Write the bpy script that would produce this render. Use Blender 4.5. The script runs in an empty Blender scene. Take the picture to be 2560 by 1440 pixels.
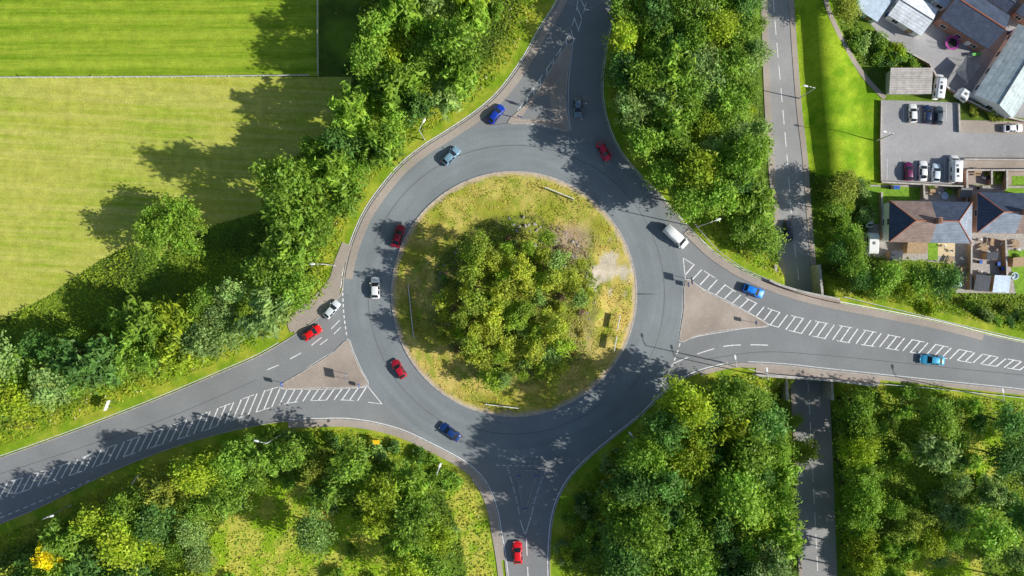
import bpy, math, random
import numpy as np
from mathutils import Vector, Matrix
from mathutils.geometry import tessellate_polygon
random.seed(7); rng=np.random.default_rng(7)
H=166.0; S=12.0
scene=bpy.context.scene; COL=scene.collection
def W(px,py,z=0.0):
    k=(H-z)/H
    return ((px-1280)/S*k, -(py-720)/S*k, z)
def W2(pts,z=0.0): return [W(p[0],p[1],z)[:2] for p in pts]
# ---------------------------------------------------------------- polyline helpers
def cat(pts,n=6,closed=False):
    P=[np.array(p,float) for p in pts]; out=[]; N=len(P)
    rngi=range(N) if closed else range(N-1)
    for i in rngi:
        p0=P[(i-1)%N] if (closed or i>0) else P[0]; p1=P[i]; p2=P[(i+1)%N]
        p3=P[(i+2)%N] if (closed or i+2<N) else P[-1]
        for k in range(n):
            t=k/n
            out.append(tuple(0.5*((2*p1)+(-p0+p2)*t+(2*p0-5*p1+4*p2-p3)*t*t+(-p0+3*p1-3*p2+p3)*t**3)))
    if not closed: out.append(tuple(P[-1]))
    return out
def pip(X,Y,poly):
    ins=np.zeros(X.shape,bool); n=len(poly); j=n-1
    for i in range(n):
        xi,yi=poly[i]; xj,yj=poly[j]
        if yi!=yj:
            c=((yi>Y)!=(yj>Y))&(X<(xj-xi)*(Y-yi)/(yj-yi)+xi); ins^=c
        j=i
    return ins
def dist(X,Y,poly,closed=True):
    d=np.full(X.shape,1e9); n=len(poly)
    for i in range(n if closed else n-1):
        ax,ay=poly[i]; bx,by=poly[(i+1)%n]; dx,dy=bx-ax,by-ay; L=dx*dx+dy*dy+1e-12
        t=np.clip(((X-ax)*dx+(Y-ay)*dy)/L,0,1)
        d=np.minimum(d,(X-ax-t*dx)**2+(Y-ay-t*dy)**2)
    return np.sqrt(d)
def sst(a,b,x):
    t=np.clip((x-a)/(b-a),0,1); return t*t*(3-2*t)
_lat=np.random.default_rng(3).random((256,256))
def vnoise(X,Y,sc):
    x=X/sc+100.3; y=Y/sc+77.7; xi=np.floor(x).astype(int); yi=np.floor(y).astype(int); fx=x-xi; fy=y-yi
    fx=fx*fx*(3-2*fx); fy=fy*fy*(3-2*fy)
    g=lambda a,b:_lat[a%256,b%256]
    return (g(xi,yi)*(1-fx)+g(xi+1,yi)*fx)*(1-fy)+(g(xi,yi+1)*(1-fx)+g(xi+1,yi+1)*fx)*fy
def fnoise(X,Y,sc): return .55*vnoise(X,Y,sc)+.3*vnoise(X+9,Y-5,sc/2.3)+.15*vnoise(X-3,Y+8,sc/5)
# ---------------------------------------------------------------- materials
def nt(name):
    m=bpy.data.materials.new(name); m.use_nodes=True; t=m.node_tree
    return m,t,t.nodes['Principled BSDF']
def N(t,ty,**k):
    n=t.nodes.new(ty)
    for a,b in k.items(): setattr(n,a,b)
    return n
def mathn(t,op,a,b=None):
    n=N(t,'ShaderNodeMath',operation=op)
    for i,v in enumerate((a,b)):
        if v is None: continue
        if isinstance(v,(int,float)): n.inputs[i].default_value=v
        else: t.links.new(v,n.inputs[i])
    return n.outputs[0]
def noise(t,vec,scale,detail=4,rough=.6):
    n=N(t,'ShaderNodeTexNoise'); n.inputs['Scale'].default_value=scale; n.inputs['Detail'].default_value=detail
    n.inputs['Roughness'].default_value=rough; t.links.new(vec,n.inputs['Vector']); return n.outputs['Fac']
def rangen(t,v,a,b,c,d):
    n=N(t,'ShaderNodeMapRange'); t.links.new(v,n.inputs[0])
    for i,x in enumerate((a,b,c,d)): n.inputs[i+1].default_value=x
    return n.outputs[0]
def mulcol(t,colsock_or_val,fac):
    n=N(t,'ShaderNodeVectorMath',operation='SCALE')
    if isinstance(colsock_or_val,tuple): n.inputs[0].default_value=colsock_or_val[:3]
    else: t.links.new(colsock_or_val,n.inputs[0])
    t.links.new(fac,n.inputs['Scale']); return n.outputs[0]
def mixc(t,fac,a,b):
    n=N(t,'ShaderNodeMix',data_type='RGBA')
    if isinstance(fac,(int,float)): n.inputs[0].default_value=fac
    else: t.links.new(fac,n.inputs[0])
    for s,v in ((6,a),(7,b)):
        if isinstance(v,tuple): n.inputs[s].default_value=(v[0],v[1],v[2],1)
        else: t.links.new(v,n.inputs[s])
    return n.outputs[2]
def bump(t,b,h,strength,distance):
    n=N(t,'ShaderNodeBump'); n.inputs['Strength'].default_value=strength; n.inputs['Distance'].default_value=distance
    t.links.new(h,n.inputs['Height']); t.links.new(n.outputs[0],b.inputs['Normal'])
def coord(t): return N(t,'ShaderNodeNewGeometry').outputs['Position']
def simple(name,c,rough=.7,var=.25,scale=2.0,metal=0,bp=0.0,spec=.3):
    m,t,b=nt(name); tc=N(t,'ShaderNodeTexCoord').outputs['Object']
    f=rangen(t,noise(t,tc,scale),.3,.7,1-var,1+var)
    t.links.new(mulcol(t,tuple(c),f),b.inputs['Base Color'])
    b.inputs['Roughness'].default_value=rough; b.inputs['Metallic'].default_value=metal
    b.inputs['Specular IOR Level'].default_value=spec
    if bp: bump(t,b,noise(t,tc,scale*6),bp,.05)
    return m
RC=W(1285,735)
def asphalt(name,c,ring=False,var=.12):
    m,t,b=nt(name); P=coord(t)
    big=rangen(t,noise(t,P,.09,5),.3,.7,1-var,1+var)
    fine=rangen(t,noise(t,P,3.5,3,.7),.25,.75,.86,1.14)
    f=mathn(t,'MULTIPLY',big,fine)
    if ring:
        s=N(t,'ShaderNodeVectorMath',operation='SUBTRACT'); t.links.new(P,s.inputs[0]); s.inputs[1].default_value=(RC[0],RC[1],0)
        sp=N(t,'ShaderNodeSeparateXYZ'); t.links.new(s.outputs[0],sp.inputs[0])
        ln=mathn(t,'SQRT',mathn(t,'ADD',mathn(t,'MULTIPLY',sp.outputs[0],sp.outputs[0]),mathn(t,'MULTIPLY',sp.outputs[1],sp.outputs[1])))
        ang=mathn(t,'ARCTAN2',sp.outputs[1],sp.outputs[0])
        cb=N(t,'ShaderNodeCombineXYZ'); t.links.new(ln,cb.inputs[0]); t.links.new(mathn(t,'MULTIPLY',ang,2.6),cb.inputs[1])
        f=mathn(t,'MULTIPLY',f,rangen(t,noise(t,cb.outputs[0],.45,4,.6),.3,.7,.87,1.10))
    t.links.new(mulcol(t,c,f),b.inputs['Base Color']); b.inputs['Roughness'].default_value=.85
    b.inputs['Specular IOR Level'].default_value=.25
    bump(t,b,noise(t,P,9,3),.25,.03); return m
M_asph=asphalt('asphalt',(.262,.270,.276))
M_ring=asphalt('ring_asphalt',(.250,.278,.293),True)
M_low=asphalt('worn_asphalt',(.35,.345,.345),var=.18)
M_pave=asphalt('pavement_tarmac',(.42,.36,.31),var=.2)
M_isl=asphalt('island_paving',(.42,.35,.30),var=.28)
M_yard=asphalt('yard_tarmac',(.38,.375,.38),var=.2)
M_seam=simple('tar_seam',(.12,.125,.13),.8)
M_kerb=simple('kerb_stone',(.50,.45,.40),.8,.3,1.5)
def paintmat():
    m,t,b=nt('white_road_paint'); P=coord(t)
    f=rangen(t,noise(t,P,2.2,5,.7),.3,.6,.35,1)
    t.links.new(mixc(t,f,(.32,.33,.33),(1,1,1)),b.inputs['Base Color']); b.inputs['Roughness'].default_value=.6; return m
M_paint=paintmat()
def grassmat(name,stripe=None):
    m,t,b=nt(name); P=coord(t)
    if stripe is None:
        a=N(t,'ShaderNodeVertexColor'); a.layer_name='Col'; c=a.outputs[0]
    else:
        c1,c2,c3,ang,kind,amp,mx_=stripe
        mp=N(t,'ShaderNodeMapping'); mp.inputs['Rotation'].default_value=(0,0,math.radians(ang)); t.links.new(P,mp.inputs[0])
        sx=N(t,'ShaderNodeVectorMath',operation='MULTIPLY'); t.links.new(mp.outputs[0],sx.inputs[0]); sx.inputs[1].default_value=(.012,1,1)
        n1=noise(t,sx.outputs[0],.6,3,.6)
        sx2=N(t,'ShaderNodeVectorMath',operation='MULTIPLY'); t.links.new(mp.outputs[0],sx2.inputs[0]); sx2.inputs[1].default_value=(.05,1,1)
        n2=noise(t,sx2.outputs[0],2.0,2,.6)
        sp=N(t,'ShaderNodeSeparateXYZ'); t.links.new(mp.outputs[0],sp.inputs[0])
        wv=mathn(t,'SINE',mathn(t,'MULTIPLY',sp.outputs[1],2*math.pi/kind))
        k=mathn(t,'ADD',mathn(t,'MULTIPLY',n1,.7),mathn(t,'MULTIPLY',n2,.75)); k=mathn(t,'ADD',k,mathn(t,'MULTIPLY',wv,amp))
        pt=rangen(t,noise(t,P,.035,6,.7),.36,.64,0,.9)
        c=mixc(t,pt,c1,c3)
        c=mixc(t,rangen(t,k,.54,.88,0,mx_),c,c2)
    f=mathn(t,'MULTIPLY',rangen(t,noise(t,P,.5,5,.7),.3,.7,.8,1.2),rangen(t,noise(t,P,3.5,3,.8),.25,.75,.72,1.28))
    t.links.new(mulcol(t,c,f),b.inputs['Base Color']); b.inputs['Roughness'].default_value=.9; b.inputs['Specular IOR Level'].default_value=.1
    bump(t,b,noise(t,P,3,5,.8),.6,.2); return m
M_ground=grassmat('rough_grass')
M_pitch=grassmat('pitch_grass',((.16,.30,.012),(.38,.48,.045),(.24,.36,.02),-.5,3.1,.13,.9))
M_field=grassmat('field_grass',((.31,.43,.03),(.60,.57,.15),(.52,.51,.085),3,1.9,.05,.72))
def leafmat(name):
    m,t,b=nt(name)
    a=N(t,'ShaderNodeVertexColor'); a.layer_name='Col'; oi=N(t,'ShaderNodeObjectInfo')
    mu=N(t,'ShaderNodeVectorMath',operation='MULTIPLY'); t.links.new(a.outputs[0],mu.inputs[0]); t.links.new(oi.outputs['Color'],mu.inputs[1])
    f=rangen(t,noise(t,coord(t),.35,3),.3,.7,.85,1.15); c=mulcol(t,mu.outputs[0],f)
    t.links.new(c,b.inputs['Base Color']); b.inputs['Roughness'].default_value=.5; b.inputs['Specular IOR Level'].default_value=.3
    tr=N(t,'ShaderNodeBsdfTranslucent'); t.links.new(c,tr.inputs[0]); mx=N(t,'ShaderNodeMixShader'); mx.inputs[0].default_value=.4
    out=t.nodes['Material Output']; t.links.new(b.outputs[0],mx.inputs[1]); t.links.new(tr.outputs[0],mx.inputs[2]); t.links.new(mx.outputs[0],out.inputs[0]); return m
M_leaf=leafmat('foliage')
M_bark=simple('bark',(.10,.075,.05),.9,.3,3,bp=.5)
def carpaint():
    m,t,b=nt('car_paint'); oi=N(t,'ShaderNodeObjectInfo'); t.links.new(oi.outputs['Color'],b.inputs['Base Color'])
    b.inputs['Roughness'].default_value=.35; b.inputs['Coat Weight'].default_value=.5; b.inputs['Metallic'].default_value=.1; return m
M_car=carpaint()
M_glass=simple('dark_glass',(.02,.025,.03),.08,.1,spec=.6)
M_tyre=simple('rubber',(.02,.02,.02),.85)
M_rim=simple('alloy',(.45,.45,.47),.35,.1,metal=.8)
M_lens=simple('clear_lens',(.75,.78,.8),.15,.05)
M_red=simple('red_lens',(.45,.02,.02),.25,.05)
M_steel=simple('galvanised_steel',(.6,.61,.62),.5,.15,metal=.3)
M_white=simple('white_metal',(.88,.88,.87),.5,.08)
M_fence=simple('weathered_white_rail',(.6,.6,.56),.6,.2)
M_grey=simple('grey_metal',(.2,.2,.21),.6,.1)
M_black=simple('black_plastic',(.03,.03,.03),.6,.1)
M_yellow=simple('yellow_metal',(.95,.60,.02),.5,.06)
M_blue=simple('blue_sign',(.03,.12,.5),.5,.05)
M_conc=simple('concrete',(.50,.47,.43),.85,.25,1.2,bp=.3)
M_rock=simple('rock',(.36,.32,.31),.9,.4,1.5,bp=.8)
M_render=simple('white_render',(.88,.86,.83),.85,.08)
M_brick=simple('red_brick',(.38,.21,.15),.9,.3,4)
M_wood=simple('weathered_wood',(.44,.31,.19),.85,.3,3)
M_purple=simple('purple_pad',(.5,.08,.36),.6,.1)
M_lime=simple('green_plastic',(.12,.4,.08),.5,.1)
M_upvc=simple('white_frame',(.8,.8,.8),.4,.05)
def roofmat(name,c1,c2,sx,sy,mort=None):
    m,t,b=nt(name); tc=N(t,'ShaderNodeTexCoord').outputs['Object']
    br=N(t,'ShaderNodeTexBrick'); t.links.new(tc,br.inputs['Vector']); br.inputs['Scale'].default_value=1
    br.inputs['Color1'].default_value=(*c1,1); br.inputs['Color2'].default_value=(*c2,1)
    mo=mort or tuple(x*.45 for x in c1); br.inputs['Mortar'].default_value=(*mo,1)
    br.inputs['Mortar Size'].default_value=.03; br.inputs['Brick Width'].default_value=sx; br.inputs['Row Height'].default_value=sy
    f=rangen(t,noise(t,tc,.8,5,.7),.3,.7,.72,1.28)
    t.links.new(mulcol(t,br.outputs['Color'],f),b.inputs['Base Color']); b.inputs['Roughness'].default_value=.7
    bump(t,b,noise(t,tc,5),.3,.05); return m
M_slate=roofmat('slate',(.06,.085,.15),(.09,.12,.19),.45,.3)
M_slate_sunlit=roofmat('sunlit_slate',(.27,.32,.41),(.34,.39,.48),.45,.3)  # slate lightened in its colour for roof slopes facing the sun
M_tile=roofmat('brown_tile',(.33,.23,.20),(.40,.29,.25),.45,.3)
M_corr=roofmat('corrugated_sheet',(.42,.39,.36),(.50,.46,.43),6,.45)
M_corr2=roofmat('grey_sheet',(.42,.51,.53),(.50,.59,.61),9,.9)
M_wroof=roofmat('white_sheet',(.88,.92,.98),(.92,.96,1.0),6,.6)
M_ridge=simple('ridge_tile',(.5,.16,.07),.8,.15)
M_tarp=simple('dark_tarp',(.05,.06,.08),.5,.3,1)
M_ltarp=simple('pale_blue_sheet',(.6,.72,.85),.5,.2,1)
# ---------------------------------------------------------------- mesh builder
class MB:
    def __init__(s): s.v=[]; s.f=[]; s.m=[]
    def add(s,vs,fs,mi=0):
        o=len(s.v); s.v+= [tuple(v) for v in vs]; s.f+=[tuple(i+o for i in f) for f in fs]; s.m+=[mi]*len(fs); return s
    def box(s,cx,cy,cz,sx,sy,sz,mi=0,rot=0):
        c,n=math.cos(rot),math.sin(rot); vs=[]
        for z in (-.5,.5):
            for x,y in ((-.5,-.5),(.5,-.5),(.5,.5),(-.5,.5)):
                X,Y=x*sx,y*sy; vs.append((cx+X*c-Y*n,cy+X*n+Y*c,cz+z*sz))
        return s.add(vs,[(3,2,1,0),(4,5,6,7),(0,1,5,4),(1,2,6,5),(2,3,7,6),(3,0,4,7)],mi)
    def tube(s,p0,p1,r0,r1,n=8,mi=0):
        p0=Vector(p0);p1=Vector(p1); d=(p1-p0).normalized(); a=d.orthogonal().normalized(); b=d.cross(a); vs=[]
        for p,r in ((p0,r0),(p1,r1)):
            for i in range(n):
                t=2*math.pi*i/n; vs.append(p+a*math.cos(t)*r+b*math.sin(t)*r)
        fs=[(i,(i+1)%n,n+(i+1)%n,n+i) for i in range(n)]+[tuple(range(n-1,-1,-1)),tuple(range(n,2*n))]
        return s.add(vs,fs,mi)
    def mesh(s,name,mats,smooth=False):
        me=bpy.data.meshes.new(name); me.from_pydata(s.v,[],s.f)
        for m in (mats if isinstance(mats,(list,tuple)) else [mats]): me.materials.append(m)
        me.polygons.foreach_set('material_index',s.m)
        if smooth: me.polygons.foreach_set('use_smooth',[True]*len(s.f))
        me.update(); return me
def addobj(name,me,parent=None,**props):
    o=bpy.data.objects.new(name,me); COL.objects.link(o)
    if parent: o.parent=parent
    for k,v in props.items(): o[k]=v
    return o
def structure(name,me,label): return addobj(name,me,kind='structure',label=label,category=name.replace('_',' '))
def sheet(name,pts,z,mat,label,thick=0):
    P=[Vector((*W(p[0],p[1],z)[:2],z)) for p in pts]; tri=tessellate_polygon([P]); mb=MB()
    nm=[]
    for a,b,c in tri:
        if (P[b]-P[a]).cross(P[c]-P[a]).z<0: b,c=c,b
        nm.append((a,b,c))
    mb.add(P,nm)
    if thick:
        n=len(P); ar=sum(P[i].x*P[(i+1)%n].y-P[(i+1)%n].x*P[i].y for i in range(n))
        vs=[]; fs=[]
        for i in range(n):
            a,b=P[i],P[(i+1)%n]
            if ar<0: a,b=b,a
            o=len(vs); vs+=[(b.x,b.y,z),(a.x,a.y,z),(a.x,a.y,z-thick),(b.x,b.y,z-thick)]; fs.append((o,o+1,o+2,o+3))
        mb.add(vs,fs)
    return structure(name,mb.mesh(name,mat),label)
def ribbon(mb,pts,w,z,mi=0,h=0,drape=False):
    P=[np.array(W(p[0],p[1],z)[:2]) for p in pts]; n=len(P); L=[];R=[]
    for i in range(n):
        d=P[min(i+1,n-1)]-P[max(i-1,0)]; d=d/(np.linalg.norm(d)+1e-9); nn=np.array((-d[1],d[0]))
        L.append(P[i]+nn*w/2); R.append(P[i]-nn*w/2)
    zz=[hz(*p)+.10 for p in P] if drape else [z]*n
    vs=[(*L[i],zz[i]) for i in range(n)]+[(*R[i],zz[i]) for i in range(n)]
    fs=[(i,n+i,n+i+1,i+1) for i in range(n-1)]
    if h:
        vs+=[(*L[i],z-h) for i in range(n)]+[(*R[i],z-h) for i in range(n)]
        for i in range(n-1):
            fs.append((i,i+1,2*n+i+1,2*n+i)); fs.append((n+i,3*n+i,3*n+i+1,n+i+1))
        fs.append((0,2*n,3*n,n)); fs.append((n-1,2*n-1,4*n-1,3*n-1))
    mb.add(vs,fs,mi)
def resamp(pts,step):
    P=[np.array(p,float) for p in pts]; out=[P[0]]; acc=0
    for i in range(len(P)-1):
        a,b=P[i],P[i+1]; L=np.linalg.norm(b-a)
        if L<1e-6: continue
        t=step-acc
        while t<=L: out.append(a+(b-a)*t/L); t+=step
        acc=L-(t-step)
    return out
def dashes(mb,pts,w,z,on,off,step=4):
    R=resamp(pts,step); n1=max(1,int(on/step)); n2=max(1,int(off/step)); i=0
    while i+n1<len(R): ribbon(mb,R[i:i+n1+1],w,z); i+=n1+n2
# ---------------------------------------------------------------- layout (map units)
NW=[(1440,-120),(1395,0),(1352,70),(1310,145),(1252,225),(1195,277),(1120,328),(1060,366),(1003,412),(953,470),(915,525),(889,580),(872,630),(861,680),(856,720)]
Wn=[(845,745),(800,790),(770,815),(735,838),(700,860),(640,893),(560,928),(430,983),(300,1035),(160,1088),(0,1145),(-150,1195)]
Wsx=[(-150,1375),(0,1310),(100,1268),(210,1212),(300,1170),(400,1130),(520,1092),(640,1064),(720,1053),(800,1050),(870,1050),(940,1060),(1010,1080),(1080,1113),(1150,1150),(1195,1185),(1222,1225),(1240,1275),(1250,1330),(1262,1400),(1270,1470),(1280,1560)]
Se=[(1378,1560),(1375,1440),(1375,1380),(1382,1300),(1400,1240),(1430,1190),(1480,1140),(1540,1090),(1600,1042),(1640,1003),(1690,960),(1750,930),(1820,912),(1870,909),(1960,914),(2060,925),(2200,940),(2350,956),(2560,978),(2720,1000)]
En=[(2720,890),(2560,857),(2460,835),(2350,807),(2200,777),(2060,750),(1960,722),(1880,690),(1820,657),(1770,620),(1722,572),(1680,525),(1640,480),(1590,430),(1550,380),(1522,320),(1507,260),(1504,200),(1512,130),(1525,60),(1540,0),(1560,-120)]
ROAD=cat(NW+Wn,6)+cat(Wsx,6)+cat(Se,6)+cat(En,6)
ROADW=W2(ROAD); RD=W2(cat(NW+Wn,2)+cat(Wsx,2)+cat(Se,2)+cat(En,2))
cx0,cy0=1285,735
isl_Nw=[(1427,108),(1417,200),(1415,270),(1422,327),(1375,315),(1325,308),(1270,306),(1312,265),(1350,220),(1386,158)]
isl_W=[(868,851),(880,880),(900,925),(917,963),(860,968),(780,970),(712,971),(704,962),(740,940),(790,910),(835,880)]
isl_E=[(1716,702),(1760,726),(1810,752),(1860,778),(1912,806),(1911,816),(1850,820),(1790,829),(1740,840),(1702,850),(1710,780)]
isl_S=[(1290,1180),(1320,1176),(1345,1181),(1333,1215),(1320,1258),(1314,1280),(1309,1276),(1302,1245),(1296,1205)]
LOWL=[(1903,-120),(1904,0),(1912,250),(1925,450),(1945,640),(1960,800),(1975,950),(1985,1150),(1997,1440),(2002,1580)]
LOWR=[(1978,-120),(1985,0),(2003,250),(2020,400),(2035,600),(2055,800),(2072,950),(2082,1150),(2093,1440),(2099,1580)]
ZL=-5.5; ZV=-4.2
lw=W2(LOWL,ZL); rw=W2(LOWR,ZL)
ly=np.array([p[1] for p in lw])[::-1]; lx=np.array([p[0] for p in lw])[::-1]
ry=np.array([p[1] for p in rw])[::-1]; rx=np.array([p[0] for p in rw])[::-1]
def armline(X): return np.interp(X,[50,120],[W(0,810)[1],W(0,930)[1]])
def height(X,Y,droad):
    xl=np.interp(Y,ly,lx); xr=np.interp(Y,ry,rx); q=X-xr
    west=ZL*(1-sst(.6,8.5,xl-X)); 
    north=ZL+(ZV-ZL)*sst(.6,5,q)+1.3*sst(.6,6,q)*(1-sst(6,13,q))*sst(8,30,Y); south=ZL*(1-sst(.6,9,q))
    low=np.where(X<xl,west,np.where(X>xr,np.where(Y>armline(X),north,south),ZL))
    h=low*sst(1.6,6.5,droad)
    return np.where((X>xl-.5)&(X<xr+.5),ZL,h)
PITCH=[(-2200,-1500),(797,-1500),(797,190),(-2200,196)]
FIELD=[(-2200,198),(880,192),(860,300),(700,420),(650,530),(545,560),(400,640),(330,610),(250,650),(120,740),(0,800),(-300,900),(-2200,1100)]
BANK=[(1975,-60),(2052,-60),(2100,90),(2165,190),(2212,250),(2205,465),(2140,440),(2070,440),(2010,420)]
CLEAR=[(510,1520),(525,1350),(585,1270),(680,1200),(760,1205),(850,1265),(930,1335),(985,1400),(985,1520)]
CLR2=[(2230,1520),(2240,1400),(2330,1360),(2450,1390),(2480,1520)]
CLR3=[(2400,1080),(2470,1050),(2520,1120),(2480,1200),(2410,1180)]
CLR4=[(1150,1160),(1215,1240),(1238,1330),(1250,1520),(1180,1520),(1150,1330),(1110,1230)]
YARD=[(2150,-60),(2700,-60),(2700,330),(2560,296),(2490,285),(2420,250),(2350,205),(2325,160),(2245,115),(2190,75),(2150,30)]
PARK=[(2205,250),(2395,256),(2398,330),(2640,338),(2640,392),(2412,393),(2412,462),(2205,452)]
PARKB=[(2398,300),(2640,306),(2640,338),(2398,331)]
# ---------------------------------------------------------------- ground sheet
xs=np.concatenate([[-1500,-900,-500,-300,-200,-150,-130],np.arange(-119,119.1,.6),[130,150,200,300,500,900,1500]])
ys=np.concatenate([[-1500,-900,-500,-300,-200,-120,-90],np.arange(-72,72.1,.6),[90,120,200,300,500,900,1500]])
X,Y=np.meshgrid(xs,ys); fx=X.ravel(); fy=Y.ravel()
d=dist(fx,fy,RD); d=np.where(pip(fx,fy,ROADW),0,d); Z=height(fx,fy,d)
ZG=Z.reshape(X.shape); DG=d.reshape(X.shape)
def gl(G,x,y):
    x=np.asarray(x,float);y=np.asarray(y,float)
    i=np.clip(np.searchsorted(xs,x)-1,0,len(xs)-2); j=np.clip(np.searchsorted(ys,y)-1,0,len(ys)-2)
    u=np.clip((x-xs[i])/(xs[i+1]-xs[i]),0,1); v=np.clip((y-ys[j])/(ys[j+1]-ys[j]),0,1)
    return G[j,i]*(1-u)*(1-v)+G[j,i+1]*u*(1-v)+G[j+1,i]*(1-u)*v+G[j+1,i+1]*u*v
def hz(x,y): return float(gl(ZG,x,y))
def lerp(a,b,t): return a+(b-a)*t[:,None]
def clearmask(x,y): return pip(x,y,W2(CLEAR))|pip(x,y,W2(CLR2))|pip(x,y,W2(CLR3))|pip(x,y,W2(CLR4))
def groundcol(x,y,d):
    n=fnoise(x,y,7); n2=fnoise(x+50,y,2.5)
    c=lerp(np.array([.08,.13,.02]),np.array([.17,.27,.028]),sst(.3,.7,n))
    lime=lerp(np.array([.24,.38,.02]),np.array([.44,.48,.05]),sst(.35,.7,n2))
    c=lerp(c,lime,sst(7,3.5,d)*.9)
    cl=clearmask(x,y); g=lerp(np.array([.28,.44,.02]),np.array([.54,.53,.09]),sst(.35,.65,n2)); c=np.where(cl[:,None],g,c)
    v=pip(x,y,W2(BANK,ZV)); g=lerp(np.array([.17,.34,.012]),np.array([.36,.50,.03]),sst(.3,.66,n2*.6+n*.4)); c=np.where(v[:,None],g,c)
    return c
c=groundcol(fx,fy,d)
nx,ny=len(xs),len(ys)
idx=np.arange(nx*ny).reshape(ny,nx); F=np.stack([idx[:-1,:-1],idx[:-1,1:],idx[1:,1:],idx[1:,:-1]],-1).reshape(-1,4)
def fastmesh(name,V,F,C,mat,smooth=False):
    me=bpy.data.meshes.new(name); me.vertices.add(len(V)); me.vertices.foreach_set('co',V.astype(np.float32).ravel())
    k=F.shape[1]; me.loops.add(F.size); me.loops.foreach_set('vertex_index',F.astype(np.int32).ravel())
    me.polygons.add(len(F)); me.polygons.foreach_set('loop_start',np.arange(0,F.size,k,dtype=np.int32))
    me.polygons.foreach_set('loop_total',np.full(len(F),k,np.int32))
    if smooth: me.polygons.foreach_set('use_smooth',np.ones(len(F),bool))
    me.update(calc_edges=True)
    a=me.color_attributes.new('Col','FLOAT_COLOR','POINT'); a.data.foreach_set('color',np.concatenate([C,np.ones((len(C),1))],1).astype(np.float32).ravel())
    me.materials.append(mat); return me
structure('ground',fastmesh('ground',np.stack([fx,fy,Z],1),F,c,M_ground,True),'rough grass ground with road cutting and embankments')
sheet('sports_pitch',PITCH,.012,M_pitch,'bright green mown sports pitch with stripes')
sheet('mown_field',FIELD,.012,M_field,'yellow-green mown field with faint tractor stripes')
# ---------------------------------------------------------------- roads
sheet('road',ROAD,.03,M_asph,'grey asphalt roundabout with four approach roads')
def arcpts(r,a0,a1,n=60,c=(cx0,cy0)): return [(c[0]+r*math.cos(math.radians(a0+(a1-a0)*i/n)),c[1]+r*math.sin(math.radians(a0+(a1-a0)*i/n))) for i in range(n+1)]
mb=MB(); ribbon(mb,arcpts(366,0,360,160),118/12,.042); structure('roundabout_carriageway',mb.mesh('roundabout_carriageway',M_ring),'blue-grey worn asphalt ring around the island')
mb=MB()
ribbon(mb,arcpts(372,200,300),.12,.046); ribbon(mb,arcpts(365,120,185),.1,.046); ribbon(mb,arcpts(376,-60,40),.1,.046); ribbon(mb,arcpts(350,50,110),.1,.046)
ribbon(mb,cat([(1235,312),(1330,305),(1425,330)],6),.12,.046)
ribbon(mb,cat([(1760,900),(1900,880),(2060,888),(2300,912),(2560,938)],6),.1,.046)
ribbon(mb,cat([(0,1185),(200,1120),(430,1040),(640,950)],6),.08,.046)
structure('road_seam',mb.mesh('road_seam',M_seam),'dark tar joints in the asphalt')
sheet('lower_road',cat(LOWL,4)+cat(LOWR[::-1],4),ZL+.04,M_low,'worn grey lower road passing beneath the bridge')
def off(pts,dd):
    out=[];n=len(pts)
    for i in range(n):
        a=np.array(pts[max(i-1,0)]);b=np.array(pts[min(i+1,n-1)]); t=(b-a)/np.linalg.norm(b-a); out.append((pts[i][0]+t[1]*dd,pts[i][1]-t[0]*dd))
    return out
mb=MB()
A=cat(NW,6)[3:-4]; ribbon(mb,off(A,13),1.5,.14,h=.14)
ribbon(mb,cat([(868,610),(848,660),(836,700),(800,745),(765,775),(733,803),(738,826)],5),2.2,.14,h=.14)
ribbon(mb,off(cat(Wsx[8:-2],5),-9),1.4,.14,h=.14)
ribbon(mb,off(cat(Wsx[15:-1],5),-15),1.1,.138,h=.14)
ribbon(mb,off(cat(En[2:11],5),9),1.3,.14,h=.14)
ribbon(mb,off(cat(Se[11:19],5),-5),.8,.14,h=.14)
structure('pavement',mb.mesh('pavement',M_pave),'beige tarmac footway along the road')
sheet('pavement',[(855,690),(848,742),(802,786),(770,812),(735,834),(731,808),(770,780),(808,742),(838,700)],.132,M_pave,'widened beige footway at the junction',.13)
mb=MB()
for a in (cat(NW+Wn,6),cat(Wsx,6),cat(Se,6),cat(En,6)): ribbon(mb,a,.16,.15,h=.15)
structure('kerb',mb.mesh('kerb',M_kerb),'pale stone kerb along the road edge')
for p in (isl_Nw,isl_W,isl_E,isl_S):
    q=cat(p,3,True); sheet('traffic_island',q,.15,M_isl if p is not isl_S else M_asph,'paved splitter island with stone kerb',.14)
    mb=MB(); ribbon(mb,q+[q[0]],.2 if p is not isl_S else .1,.158,h=.14); structure('kerb',mb.mesh('kerb',M_kerb),'pale kerb around a traffic island')
sheet('traffic_island_patch',[(1372,232),(1410,170),(1408,300),(1388,300)],.156,M_pave,'red-brown patch of paving on the island')
sheet('traffic_island_patch',[(1345,240),(1372,238),(1385,300),(1300,298),(1318,272)],.156,M_asph,'darker tarmac patch on the island')
mb=MB(); ribbon(mb,off(cat(LOWR[:6],6),-7),1.1,ZL+.12,h=.12); ribbon(mb,off(cat(LOWL[:6],6),7),1.4,ZL+.12,h=.12); ribbon(mb,off(cat(LOWL[6:],6),5),.8,ZL+.12,h=.12)
structure('pavement',mb.mesh('pavement',M_pave),'narrow footways beside the lower road')
mb=MB(); ribbon(mb,cat([(2050,-60),(2062,20),(2100,100),(2160,190),(2212,246)],14),1.0,ZV,drape=True); structure('path',mb.mesh('path',M_pave),'narrow tarmac path across the grass verge')
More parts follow.
